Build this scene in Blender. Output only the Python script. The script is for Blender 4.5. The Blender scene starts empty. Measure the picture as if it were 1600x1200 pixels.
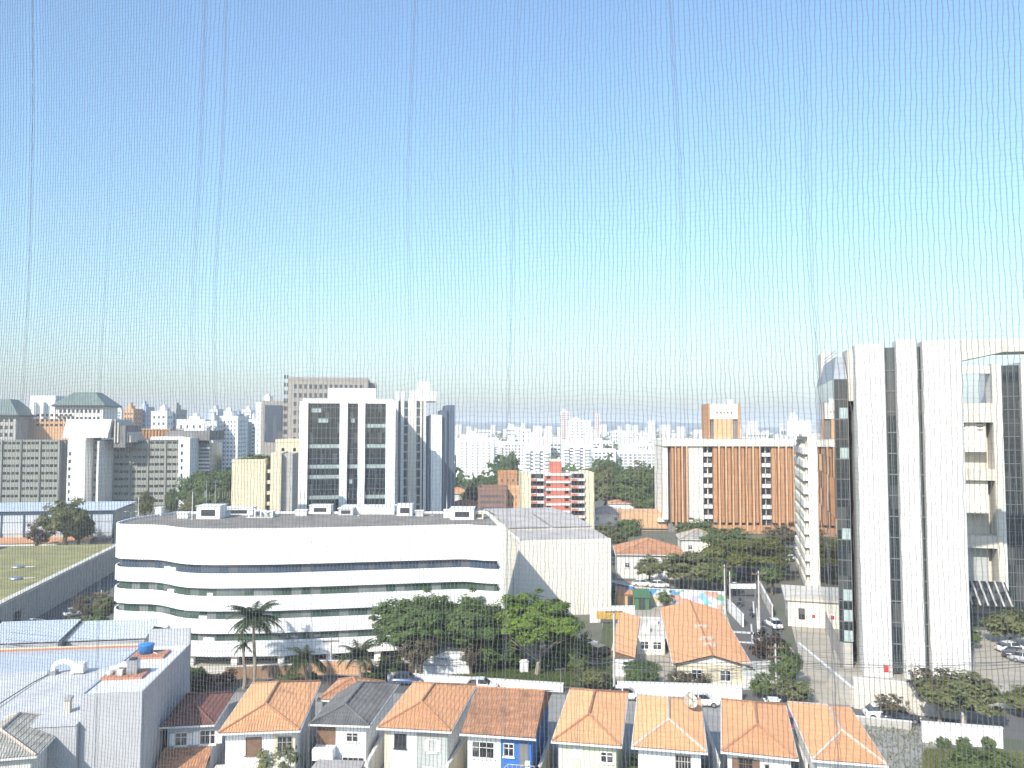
import bpy, math, random
import numpy as np
from mathutils import Vector, Matrix, noise as mnoise

R = math.radians
random.seed(7)
SC = bpy.context.scene
COL = SC.collection

# ------------------------------------------------------------------ camera, sky, sun, exposure
EYE = 32.5                      # eye height above the street, metres
PITCH = R(3.165)
FPX = 1230.0                    # focal length in pixels of a 1600 wide frame
cam_d = bpy.data.cameras.new('camera')
cam = bpy.data.objects.new('camera', cam_d)
COL.objects.link(cam)
cam.location = (0, 0, EYE)
cam.rotation_euler = (R(90) + PITCH, 0, 0)
cam_d.sensor_width = 36.0
cam_d.lens = 36.0 * FPX / 1600.0
cam_d.clip_start = 0.02
cam_d.clip_end = 60000
SC.camera = cam
cam_d.dof.use_dof = True          # focused far away: the net close by is a little soft
cam_d.dof.focus_distance = 250.0
cam_d.dof.aperture_fstop = 75.0

SUN_EL = R(37)
SUN_AZ = R(31)                  # light travels towards +Y, turned this much towards +X
world = bpy.data.worlds.new('World')
SC.world = world
world.use_nodes = True
wn = world.node_tree.nodes
wl = world.node_tree.links
wn.clear()
sky = wn.new('ShaderNodeTexSky')
sky.sky_type = 'NISHITA'
sky.sun_disc = False
sky.sun_elevation = SUN_EL
sky.sun_rotation = math.pi + SUN_AZ
sky.altitude = 0
sky.air_density = 1.7
sky.dust_density = 1.7
sky.ozone_density = 10.0
bg = wn.new('ShaderNodeBackground')
bg.inputs['Strength'].default_value = 0.15
wo = wn.new('ShaderNodeOutputWorld')
# a milky winter sky: the clear-sky colour a little paler all over, same brightness
lum = wn.new('ShaderNodeRGBToBW'); wl.new(sky.outputs[0], lum.inputs[0])
pale = wn.new('ShaderNodeMix'); pale.data_type = 'RGBA'; pale.blend_type = 'MULTIPLY'
pale.inputs['Factor'].default_value = 1.0
pale.inputs['B'].default_value = (0.80, 1.0, 1.06, 1)
wl.new(lum.outputs[0], pale.inputs['A'])
tint = wn.new('ShaderNodeMix'); tint.data_type = 'RGBA'
tint.inputs['Factor'].default_value = 0.22
wl.new(sky.outputs[0], tint.inputs['A']); wl.new(pale.outputs['Result'], tint.inputs['B'])
wl.new(tint.outputs['Result'], bg.inputs['Color'])
wl.new(bg.outputs[0], wo.inputs['Surface'])

sun_d = bpy.data.lights.new('sun', 'SUN')
sun_d.energy = 3.4
sun_d.angle = R(0.53)
sun_d.color = (1.0, 0.93, 0.83)
sun = bpy.data.objects.new('sun', sun_d)
COL.objects.link(sun)
ld = Vector((math.sin(SUN_AZ) * math.cos(SUN_EL), math.cos(SUN_AZ) * math.cos(SUN_EL), -math.sin(SUN_EL)))
sun.rotation_euler = ld.to_track_quat('-Z', 'Y').to_euler()

SC.view_settings.view_transform = 'Standard'
SC.view_settings.look = 'None'
SC.view_settings.gamma = 1.0
SC.view_settings.use_curve_mapping = False
SC.view_settings.exposure = 0.96
SC.render.engine = 'CYCLES'
SC.cycles.use_denoising = True
SC.cycles.max_bounces = 6
SC.cycles.diffuse_bounces = 3
SC.cycles.glossy_bounces = 3
SC.cycles.transmission_bounces = 3
SC.cycles.transparent_max_bounces = 6
SC.cycles.volume_bounces = 1
SC.cycles.caustics_reflective = False
SC.cycles.caustics_refractive = False

# ------------------------------------------------------------------ survey helpers (photo bearing -> place on the ground)
CP, SP = math.cos(PITCH), math.sin(PITCH)
def ray(px, py):
    u = (px - 800) / FPX
    v = (600 - py) / FPX
    return u, CP - v * SP, SP + v * CP
def P(px, py, z=0.0):
    x, y, w = ray(px, py)
    t = (z - EYE) / w
    return Vector((x * t, y * t, z))
def at(px, py, Y):
    x, y, w = ray(px, py)
    t = Y / y
    return Vector((x * t, Y, EYE + w * t))
def zz(py, Y):
    return at(800, py, Y).z
def xx(px, py, Y):
    return at(px, py, Y).x

# ------------------------------------------------------------------ object helpers
def tag(o, label=None, cat=None, group=None, kind=None):
    if label: o['label'] = label
    if cat: o['category'] = cat
    if group: o['group'] = group
    if kind: o['kind'] = kind
    return o

def thing(name, label, cat, loc=(0, 0, 0), rz=0.0, group=None):
    o = bpy.data.objects.new(name, None)
    o.empty_display_size = 0.3
    COL.objects.link(o)
    o.location = loc
    o.rotation_euler = (0, 0, rz)
    return tag(o, label, cat, group)

def children(o):
    return [c for c in COL.objects if c.parent == o]

def copy_tree(o, parent=None):
    c = o.copy()
    COL.objects.link(c)
    c.parent = parent
    for ch in list(o.children):
        copy_tree(ch, c)
    return c

class MB:
    def __init__(s):
        s.v = []; s.f = []
    def add(s, vs, fs):
        n = len(s.v)
        s.v.extend([tuple(p) for p in vs])
        s.f.extend([tuple(i + n for i in f) for f in fs])
        return s
    def box(s, x0, x1, y0, y1, z0, z1):
        return s.add([(x0,y0,z0),(x1,y0,z0),(x1,y1,z0),(x0,y1,z0),(x0,y0,z1),(x1,y0,z1),(x1,y1,z1),(x0,y1,z1)],
              [(0,3,2,1),(4,5,6,7),(0,1,5,4),(1,2,6,5),(2,3,7,6),(3,0,4,7)])
    def prism(s, poly, z0, z1):
        n = len(poly)
        vs = [(p[0], p[1], z0) for p in poly] + [(p[0], p[1], z1) for p in poly]
        fs = [tuple(range(n))[::-1], tuple(range(n, 2*n))]
        fs += [(i, (i+1) % n, n + (i+1) % n, n + i) for i in range(n)]
        return s.add(vs, fs)
    def ring(s, outer, inner, z0, z1):
        n = len(outer)
        vs = [(p[0],p[1],z0) for p in outer] + [(p[0],p[1],z1) for p in outer] + [(p[0],p[1],z0) for p in inner] + [(p[0],p[1],z1) for p in inner]
        fs = []
        for i in range(n):
            j = (i+1) % n
            fs += [(i, j, n+j, n+i), (2*n+j, 2*n+i, 3*n+i, 3*n+j), (n+i, n+j, 3*n+j, 3*n+i), (j, i, 2*n+i, 2*n+j)]
        return s.add(vs, fs)
    def tube(s, p0, p1, r0, r1=None, n=6, caps=True):
        p0 = Vector(p0); p1 = Vector(p1)
        r1 = r0 if r1 is None else r1
        d = (p1 - p0)
        if d.length < 1e-6: return s
        d.normalize()
        a = d.orthogonal().normalized(); b = d.cross(a)
        vs = []
        for p, r in ((p0, r0), (p1, r1)):
            for k in range(n):
                t = 2 * math.pi * k / n
                vs.append(p + a * (r * math.cos(t)) + b * (r * math.sin(t)))
        fs = [(k, (k+1) % n, n + (k+1) % n, n + k) for k in range(n)]
        if caps: fs += [tuple(range(n))[::-1], tuple(range(n, 2*n))]
        return s.add(vs, fs)
    def path(s, pts, r, n=5):
        for i in range(len(pts) - 1):
            r0 = r[i] if isinstance(r, (list, tuple)) else r
            r1 = r[i+1] if isinstance(r, (list, tuple)) else r
            s.tube(pts[i], pts[i+1], r0, r1, n)
        return s
    def lathe(s, prof, c=(0,0,0), n=16):
        vs = []; fs = []
        m = len(prof)
        for (r, z) in prof:
            for k in range(n):
                t = 2*math.pi*k/n
                vs.append((c[0]+r*math.cos(t), c[1]+r*math.sin(t), c[2]+z))
        for i in range(m-1):
            for k in range(n):
                fs.append((i*n+k, i*n+(k+1)%n, (i+1)*n+(k+1)%n, (i+1)*n+k))
        fs.append(tuple(range(n))[::-1]); fs.append(tuple(range((m-1)*n, m*n)))
        return s.add(vs, fs)
    def loft(s, secs, close=True):
        n = len(secs[0]); vs = []; fs = []
        for c in secs: vs += c
        for i in range(len(secs)-1):
            for k in range(n):
                fs.append((i*n+k, i*n+(k+1)%n, (i+1)*n+(k+1)%n, (i+1)*n+k))
        if close:
            fs.append(tuple(range(n))[::-1]); fs.append(tuple(range((len(secs)-1)*n, len(secs)*n)))
        return s.add(vs, fs)
    def mesh(s, name, m, smooth=False):
        me = bpy.data.meshes.new(name)
        me.from_pydata(s.v, [], s.f)
        if m is not None: me.materials.append(m)
        if smooth:
            me.polygons.foreach_set('use_smooth', [True]*len(me.polygons))
        me.update()
        return me
    def build(s, name, m, parent=None, smooth=False, world=False, kind=None, label=None, group=None, cat=None, fix=False):
        if world and parent is not None:
            inv = (Matrix.Translation(parent.location) @ Matrix.Rotation(parent.rotation_euler[2], 4, 'Z')).inverted()
            s.v = [tuple(inv @ Vector(p)) for p in s.v]
        me = s.mesh(name, m, smooth)
        if fix:
            import bmesh
            bm = bmesh.new(); bm.from_mesh(me)
            bmesh.ops.recalc_face_normals(bm, faces=bm.faces)
            bm.to_mesh(me); bm.free()
        o = bpy.data.objects.new(name, me)
        COL.objects.link(o)
        o.parent = parent
        return tag(o, label, cat, group, kind)

def np_mesh(name, verts, faces, m):
    """verts (n,3) array, faces (k,4) or (k,3) int array"""
    me = bpy.data.meshes.new(name)
    k = faces.shape[1]; nf = len(faces)
    me.vertices.add(len(verts)); me.vertices.foreach_set('co', np.ascontiguousarray(verts, dtype=np.float32).ravel())
    me.loops.add(nf * k); me.loops.foreach_set('vertex_index', np.ascontiguousarray(faces, dtype=np.int32).ravel())
    me.polygons.add(nf)
    me.polygons.foreach_set('loop_start', np.arange(0, nf * k, k, dtype=np.int32))
    me.polygons.foreach_set('loop_total', np.full(nf, k, dtype=np.int32))
    me.materials.append(m)
    me.update(calc_edges=True)
    return me

def put(name, me, parent=None, loc=(0,0,0), rot=(0,0,0), scale=(1,1,1)):
    o = bpy.data.objects.new(name, me)
    COL.objects.link(o)
    o.parent = parent
    o.location = loc; o.rotation_euler = rot; o.scale = scale
    return o

# ------------------------------------------------------------------ materials
MATS = {}
def mat(name, col, rough=0.8, var=0.12, scale=0.6, streak=0.0, metallic=0.0, spec=0.3, bump=0.0, bscale=8.0, col2=None, island=0.0, trans=0.0, coat=0.0, stain=0.0, objrand=0.0):
    if name in MATS: return MATS[name]
    m = bpy.data.materials.new(name); m.use_nodes = True
    nt = m.node_tree; N = nt.nodes; L = nt.links
    b = N['Principled BSDF']
    b.inputs['Roughness'].default_value = rough
    b.inputs['Metallic'].default_value = metallic
    b.inputs['Specular IOR Level'].default_value = spec
    b.inputs['Coat Weight'].default_value = coat
    geo = N.new('ShaderNodeNewGeometry')
    no = N.new('ShaderNodeTexNoise'); no.inputs['Scale'].default_value = scale; no.inputs['Detail'].default_value = 6
    no.inputs['Roughness'].default_value = 0.65
    L.new(geo.outputs['Position'], no.inputs['Vector'])
    cr = N.new('ShaderNodeMapRange'); cr.inputs['From Min'].default_value = 0.3; cr.inputs['From Max'].default_value = 0.7
    L.new(no.outputs['Fac'], cr.inputs['Value'])
    mx = N.new('ShaderNodeMix'); mx.data_type = 'RGBA'
    c2 = col2 if col2 else tuple(c * (1 - 2 * var) for c in col)
    mx.inputs['A'].default_value = (*c2, 1); mx.inputs['B'].default_value = (*col, 1)
    L.new(cr.outputs[0], mx.inputs['Factor'])
    out = mx.outputs['Result']
    if streak > 0:
        mp = N.new('ShaderNodeMapping'); mp.inputs['Scale'].default_value = (1.3, 1.3, 0.06)
        L.new(geo.outputs['Position'], mp.inputs['Vector'])
        n2 = N.new('ShaderNodeTexNoise'); n2.inputs['Scale'].default_value = 1.4; n2.inputs['Detail'].default_value = 5
        L.new(mp.outputs[0], n2.inputs['Vector'])
        r2 = N.new('ShaderNodeMapRange'); r2.inputs['From Min'].default_value = 0.5; r2.inputs['From Max'].default_value = 0.78
        r2.inputs['To Min'].default_value = 1.0; r2.inputs['To Max'].default_value = 1.0 - streak
        L.new(n2.outputs['Fac'], r2.inputs['Value'])
        hv = N.new('ShaderNodeMix'); hv.data_type = 'RGBA'; hv.blend_type = 'MULTIPLY'; hv.inputs['Factor'].default_value = 1
        L.new(out, hv.inputs['A']); L.new(r2.outputs[0], hv.inputs['B'])
        out = hv.outputs['Result']
    if island > 0:
        r3 = N.new('ShaderNodeMapRange'); r3.inputs['To Min'].default_value = 1 - island; r3.inputs['To Max'].default_value = 1 + island
        L.new(geo.outputs['Random Per Island'], r3.inputs['Value'])
        h2 = N.new('ShaderNodeMix'); h2.data_type = 'RGBA'; h2.blend_type = 'MULTIPLY'; h2.inputs['Factor'].default_value = 1
        h2.clamp_result = False
        L.new(out, h2.inputs['A']); L.new(r3.outputs[0], h2.inputs['B'])
        out = h2.outputs['Result']
    if stain > 0:
        n4 = N.new('ShaderNodeTexNoise'); n4.inputs['Scale'].default_value = 0.55; n4.inputs['Detail'].default_value = 8; n4.inputs['Roughness'].default_value = 0.72
        L.new(geo.outputs['Position'], n4.inputs['Vector'])
        r4 = N.new('ShaderNodeMapRange'); r4.inputs['From Min'].default_value = 0.5; r4.inputs['From Max'].default_value = 0.72
        r4.inputs['To Min'].default_value = 1.0; r4.inputs['To Max'].default_value = 1.0 - stain
        L.new(n4.outputs['Fac'], r4.inputs['Value'])
        h4 = N.new('ShaderNodeMix'); h4.data_type = 'RGBA'; h4.blend_type = 'MULTIPLY'; h4.inputs['Factor'].default_value = 1
        L.new(out, h4.inputs['A']); L.new(r4.outputs[0], h4.inputs['B']); out = h4.outputs['Result']
    if objrand > 0:
        oi = N.new('ShaderNodeObjectInfo')
        r5 = N.new('ShaderNodeMapRange'); r5.inputs['To Min'].default_value = 1 - objrand; r5.inputs['To Max'].default_value = 1 + objrand * 0.5
        L.new(oi.outputs['Random'], r5.inputs['Value'])
        h5 = N.new('ShaderNodeMix'); h5.data_type = 'RGBA'; h5.blend_type = 'MULTIPLY'; h5.inputs['Factor'].default_value = 1
        L.new(out, h5.inputs['A']); L.new(r5.outputs[0], h5.inputs['B']); out = h5.outputs['Result']
    L.new(out, b.inputs['Base Color'])
    if bump > 0:
        n3 = N.new('ShaderNodeTexNoise'); n3.inputs['Scale'].default_value = bscale; n3.inputs['Detail'].default_value = 4
        L.new(geo.outputs['Position'], n3.inputs['Vector'])
        bu = N.new('ShaderNodeBump'); bu.inputs['Strength'].default_value = bump; bu.inputs['Distance'].default_value = 0.1
        L.new(n3.outputs['Fac'], bu.inputs['Height']); L.new(bu.outputs[0], b.inputs['Normal'])
    if trans > 0:
        t = N.new('ShaderNodeBsdfTranslucent'); L.new(out, t.inputs['Color'])
        ms = N.new('ShaderNodeMixShader'); ms.inputs[0].default_value = trans
        L.new(b.outputs[0], ms.inputs[1]); L.new(t.outputs[0], ms.inputs[2])
        L.new(ms.outputs[0], N['Material Output'].inputs['Surface'])
    MATS[name] = m
    return m

def glass_mat(name, col, rough=0.06, cell=(1.2, 1.2, 3.1), vary=0.6, metallic=0.0, spec=0.9, bright=0.12, share=0.75):
    """dark window glass; single panes differ (blinds, rooms behind)"""
    if name in MATS: return MATS[name]
    m = bpy.data.materials.new(name); m.use_nodes = True
    nt = m.node_tree; N = nt.nodes; L = nt.links
    b = N['Principled BSDF']
    geo = N.new('ShaderNodeNewGeometry')
    dv = N.new('ShaderNodeVectorMath'); dv.operation = 'DIVIDE'; dv.inputs[1].default_value = cell
    L.new(geo.outputs['Position'], dv.inputs[0])
    fl = N.new('ShaderNodeVectorMath'); fl.operation = 'FLOOR'; L.new(dv.outputs[0], fl.inputs[0])
    w = N.new('ShaderNodeTexWhiteNoise'); w.noise_dimensions = '3D'; L.new(fl.outputs[0], w.inputs['Vector'])
    rp = N.new('ShaderNodeMapRange'); rp.inputs['From Min'].default_value = share; rp.inputs['From Max'].default_value = 1.0
    L.new(w.outputs['Value'], rp.inputs['Value'])
    mx = N.new('ShaderNodeMix'); mx.data_type = 'RGBA'
    mx.inputs['A'].default_value = (*col, 1)
    mx.inputs['B'].default_value = (*(c * (1 - vary) + bright * vary for c in col), 1)
    L.new(rp.outputs[0], mx.inputs['Factor']); L.new(mx.outputs['Result'], b.inputs['Base Color'])
    b.inputs['Roughness'].default_value = rough
    b.inputs['Metallic'].default_value = metallic
    b.inputs['Specular IOR Level'].default_value = spec
    MATS[name] = m
    return m

WHITE = mat('white_paint', (0.80, 0.80, 0.78), 0.7, 0.03, 0.3, streak=0.12)
WHITE2 = mat('aged_white_paint', (0.68, 0.67, 0.63), 0.8, 0.06, 0.4, streak=0.2)
WARMW = mat('warm_white_paint', (0.76, 0.72, 0.62), 0.8, 0.06, 0.4, streak=0.14)
CREAM = mat('cream_paint', (0.68, 0.60, 0.42), 0.8, 0.07, 0.4, streak=0.14)
CONC = mat('weathered_concrete', (0.46, 0.44, 0.40), 0.9, 0.13, 0.5, streak=0.28, bump=0.1)
CONCL = mat('pale_concrete', (0.62, 0.58, 0.50), 0.9, 0.10, 0.4, streak=0.22)
CONCD = mat('dark_concrete', (0.22, 0.21, 0.20), 0.9, 0.16, 0.4, streak=0.2)
GREYP = mat('grey_render', (0.45, 0.455, 0.465), 0.85, 0.05, 0.4, streak=0.12)
OLIVEC = mat('grey_olive_cladding', (0.27, 0.28, 0.24), 0.8, 0.06, 0.3, streak=0.08)
ORANGE = mat('orange_brick', (0.47, 0.245, 0.12), 0.85, 0.10, 0.6, streak=0.14)
ORANGEL = mat('pale_orange_panel', (0.62, 0.37, 0.20), 0.85, 0.10, 0.6, streak=0.14)
REDP = mat('salmon_red_panel', (0.55, 0.17, 0.12), 0.8, 0.08, 0.6, streak=0.1)
BROWN = mat('brown_brick', (0.25, 0.15, 0.12), 0.85, 0.12, 0.6)
TILE = mat('terracotta_tiles', (0.66, 0.345, 0.175), 0.85, 0.13, 2.2, stain=0.25, objrand=0.16, bump=0.25, bscale=14)
TILE2 = mat('weathered_terracotta_tiles', (0.52, 0.27, 0.15), 0.85, 0.20, 1.8, stain=0.45, objrand=0.12, bump=0.25, bscale=14)
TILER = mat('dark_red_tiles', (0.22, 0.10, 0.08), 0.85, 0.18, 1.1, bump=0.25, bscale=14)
TILEG = mat('sooty_grey_tiles', (0.17, 0.17, 0.165), 0.9, 0.22, 0.8, stain=0.4, bump=0.3, bscale=14)
TILEW = mat('lichen_grey_tiles', (0.40, 0.39, 0.34), 0.9, 0.2, 0.9, stain=0.45, bump=0.25, bscale=14)
MORTAR = mat('ridge_mortar', (0.62, 0.50, 0.40), 0.9, 0.2, 2.0)
RIDGE = mat('ridge_tile', (0.48, 0.24, 0.13), 0.9, 0.2, 2.0)
METAL = mat('painted_metal_roof', (0.52, 0.56, 0.60), 0.45, 0.05, 0.3, metallic=0.1, streak=0.1)
FIBRO = mat('fibre_cement_sheet', (0.40, 0.38, 0.36), 0.9, 0.16, 0.4, bump=0.1)
GRAVEL = mat('roof_gravel', (0.27, 0.245, 0.21), 0.95, 0.2, 0.35, bump=0.4, bscale=6, stain=0.4)
STEEL = mat('galvanised_steel', (0.45, 0.46, 0.47), 0.4, 0.08, 1.0, metallic=0.7)
DARKM = mat('dark_metal', (0.06, 0.065, 0.07), 0.5, 0.1, 1.0, metallic=0.3)
NAVY = mat('navy_trim', (0.04, 0.07, 0.11), 0.6, 0.1, 1.0)
TIMBER = mat('timber', (0.22, 0.13, 0.08), 0.8, 0.2, 2.0)
POLEC = mat('pole_concrete', (0.52, 0.50, 0.46), 0.9, 0.12, 1.5)
BLUEW = mat('strong_blue_paint', (0.035, 0.16, 0.50), 0.75, 0.08, 0.7, streak=0.15)
BLUEP = mat('blue_plastic', (0.03, 0.22, 0.60), 0.35, 0.05, 1.0)
MINT = mat('pale_green_paint', (0.64, 0.68, 0.50), 0.8, 0.06, 0.7, streak=0.14)
GREYW = mat('grey_wall_paint', (0.42, 0.44, 0.42), 0.85, 0.06, 0.7, streak=0.15)
REDS = mat('red_sign', (0.55, 0.04, 0.04), 0.6, 0.1, 2.0)
TERRA = mat('terracotta_coping', (0.50, 0.24, 0.15), 0.85, 0.12, 0.8)
COPPER = mat('green_copper_roof', (0.15, 0.20, 0.175), 0.6, 0.1, 0.3, streak=0.2)
BARK = mat('bark', (0.20, 0.155, 0.115), 0.95, 0.25, 3.0, bump=0.5)
BARKP = mat('pale_bark', (0.40, 0.33, 0.26), 0.95, 0.2, 3.0, bump=0.4)
ASPH = mat('asphalt', (0.10, 0.10, 0.10), 0.9, 0.18, 0.25, bump=0.1)
ASPHL = mat('worn_asphalt', (0.14, 0.137, 0.13), 0.9, 0.16, 0.25, bump=0.1)
PAVE = mat('pavement_concrete', (0.31, 0.30, 0.275), 0.9, 0.16, 0.4, bump=0.1)
YARD = mat('yard_concrete', (0.42, 0.38, 0.31), 0.9, 0.14, 0.35, bump=0.1)
GRASSG = mat('lawn', (0.10, 0.115, 0.045), 0.95, 0.2, 0.5, col2=(0.055, 0.075, 0.025), bump=0.4, bscale=5)
GRASSY = mat('dry_lawn', (0.33, 0.30, 0.13), 0.95, 0.15, 0.2, col2=(0.17, 0.17, 0.07), bump=0.3, bscale=5)
LINE = mat('road_paint', (0.72, 0.71, 0.67), 0.8, 0.15, 2.5)
GLASS = glass_mat('office_glass', (0.018, 0.026, 0.03))
GLASSG = glass_mat('green_office_glass', (0.045, 0.085, 0.062), cell=(1.25, 50, 3.2), bright=0.34, share=0.4, rough=0.08)
GLASSB = glass_mat('blue_office_glass', (0.05, 0.075, 0.11), bright=0.16)
MIRROR = glass_mat('mirror_glass', (0.42, 0.46, 0.48), rough=0.015, metallic=1.0, vary=0.1, bright=0.4)
WINDOW = glass_mat('window_glass', (0.02, 0.022, 0.025), cell=(1.0, 1.0, 1.0), bright=0.2)
BLIND = mat('pale_blind_glass', (0.36, 0.44, 0.42), 0.25, 0.1, 0.6, spec=0.6)
FARWIN = mat('far_window', (0.10, 0.11, 0.12), 0.4, 0.2, 0.3, spec=0.4)

def leaf_mat(name, c1, c2, trans=0.5):
    return mat(name, c1, 0.75, 0.1, 0.35, col2=c2, island=0.35, spec=0.15, trans=trans)
LEAF_D = leaf_mat('dark_leaves', (0.165, 0.23, 0.075), (0.105, 0.165, 0.055))
LEAF_M = leaf_mat('mid_leaves', (0.19, 0.24, 0.08), (0.125, 0.175, 0.06))
LEAF_B = leaf_mat('bright_leaves', (0.23, 0.32, 0.05), (0.14, 0.22, 0.04))
LEAF_O = leaf_mat('olive_leaves', (0.25, 0.255, 0.11), (0.17, 0.19, 0.08))
LEAF_Y = leaf_mat('yellow_green_leaves', (0.225, 0.225, 0.055), (0.15, 0.17, 0.05))
LEAF_R = leaf_mat('reddish_leaves', (0.11, 0.055, 0.045), (0.07, 0.06, 0.035))
LEAF_P = leaf_mat('palm_leaves', (0.075, 0.10, 0.04), (0.045, 0.07, 0.03))
LEAF_T = leaf_mat('tawny_leaves', (0.20, 0.16, 0.10), (0.13, 0.115, 0.065))

# ------------------------------------------------------------------ the setting: ground, roads, pavements
def sheet(name, pts, z, m, kind='structure', label=None):
    mb = MB(); mb.add([(p[0], p[1], z) for p in pts], [tuple(range(len(pts)))])
    o = mb.build(name, m, kind=kind, label=label)
    if o.data.polygons[0].normal.z < 0: o.data.flip_normals()
    return o
def gp(*pp, z=0.0):
    return [P(a, b, z) for a, b in pp]

GROUND = mat('town_ground', (0.17, 0.155, 0.13), 0.95, 0.2, 0.02, col2=(0.085, 0.10, 0.06))
sheet('ground', [(-10000, -300), (10000, -300), (10000, 10000), (-10000, 10000)], 0.0, GROUND)
# avenue in front of the curved office building, and the lane behind the houses
AVE0, AVE1 = P(-60, 1075), P(1010, 1068)
sheet('avenue', gp((-80, 1078), (960, 1086), (1180, 1098), (1330, 1120), (1700, 1172), (1700, 1118), (1470, 1103), (1330, 1090), (1185, 1072), (960, 1066), (640, 1050), (-80, 1052)), 0.012, ASPHL)
sheet('pavement', gp((300, 1052), (960, 1067), (960, 1060), (300, 1044)), 0.11, PAVE)
sheet('side_street', gp((1150, 1075), (1262, 1085), (1232, 1010), (1200, 940), (1188, 905), (1230, 868), (1262, 848), (1235, 846), (1180, 872), (1128, 905), (1132, 930), (1152, 1000)), 0.016, ASPHL)
sheet('wall_street', [P(-120, 1030), P(60, 1010), P(150, 945), P(215, 885), P(180, 878), P(100, 930), P(-120, 1010)], 0.012, ASPHL)
sheet('school_yard', gp((945, 1066), (1150, 1072), (1148, 1000), (1125, 925), (950, 905), (940, 960)), 0.008, YARD)
sheet('pavement', gp((1232, 1005), (1247, 1030), (1330, 1105), (1300, 1112), (1240, 1090), (1222, 1050)), 0.02, YARD)
sheet('tower_forecourt', gp((1245, 1010), (1340, 1098), (1470, 1100), (1640, 1112), (1640, 985), (1500, 985), (1300, 930), (1240, 930), (1232, 960)), 0.008, YARD)
sheet('corner_plot', gp((1330, 1128), (1455, 1132), (1475, 1215), (1380, 1260), (1290, 1230)), 0.008, PAVE)
sheet('green_verge', gp((700, 1062), (955, 1077), (955, 1045), (880, 1040), (700, 1036)), 0.13, GRASSG)
sheet('lawn', gp((930, 1060), (955, 1062), (965, 940), (945, 955)), 0.012, GRASSG)
sheet('house_yards', gp((200, 1330), (1420, 1330), (1330, 1110), (1180, 1096), (960, 1084), (600, 1070), (250, 1072)), 0.006, PAVE)

# far hills on the skyline
def hills():
    rng = random.Random(3)
    vs, fs = [], []
    n, m = 160, 10
    for j in range(m):
        for i in range(n):
            x = -7000 + 14000 * i / (n - 1)
            y = 4200 + 520 * j
            ph = (x + 900) / 900.0
            ridge = 62 + 22 * math.sin(ph * 1.3) + 13 * math.sin(ph * 3.1 + 1) + 5 * math.sin(ph * 8.3)
            prof = math.sin(math.pi * min(1, (j + 0.02) / (m - 1)))
            bump = 8 * mnoise.noise(Vector((x * 0.004, y * 0.004, 3)))
            vs.append((x, y, ridge * prof + bump * prof - 1))
    for j in range(m - 1):
        for i in range(n - 1):
            a = j * n + i
            fs.append((a, a + 1, a + n + 1, a + n))
    MB().add(vs, fs).build('hills', mat('wooded_hill', (0.055, 0.075, 0.05), 0.95, 0.2, 0.01), smooth=True, kind='structure')
hills()

# ------------------------------------------------------------------ generic block with windows
def face_win(mb, face, W, D, a0, a1, z0, z1, out=0.04, th=0.12):
    if face == 'f': mb.box(a0, a1, -out, th, z0, z1)
    elif face == 'b': mb.box(a0, a1, D - th, D + out, z0, z1)
    elif face == 'l': mb.box(-out, th, a0, a1, z0, z1)
    else: mb.box(W - th, W + out, a0, a1, z0, z1)

def win_rows(mb, face, W, D, a0, a1, cols, z0, z1, rows, fw=0.6, fh=0.45, skip=None):
    cw = (a1 - a0) / cols; rh = (z1 - z0) / rows
    for r in range(rows):
        for c in range(cols):
            if skip and skip(c, r): continue
            xa = a0 + cw * (c + 0.5 - fw / 2); xb = xa + cw * fw
            za = z0 + rh * (r + 0.5 - fh / 2); zb = za + rh * fh
            face_win(mb, face, W, D, xa, xb, za, zb)

def place(px0, px1, ytop, Y, rz):
    a = at(px0, ytop, Y); b = at(px1, ytop, Y)
    return Vector((a.x, Y, 0)), (b.x - a.x) / math.cos(rz), a.z

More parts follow.
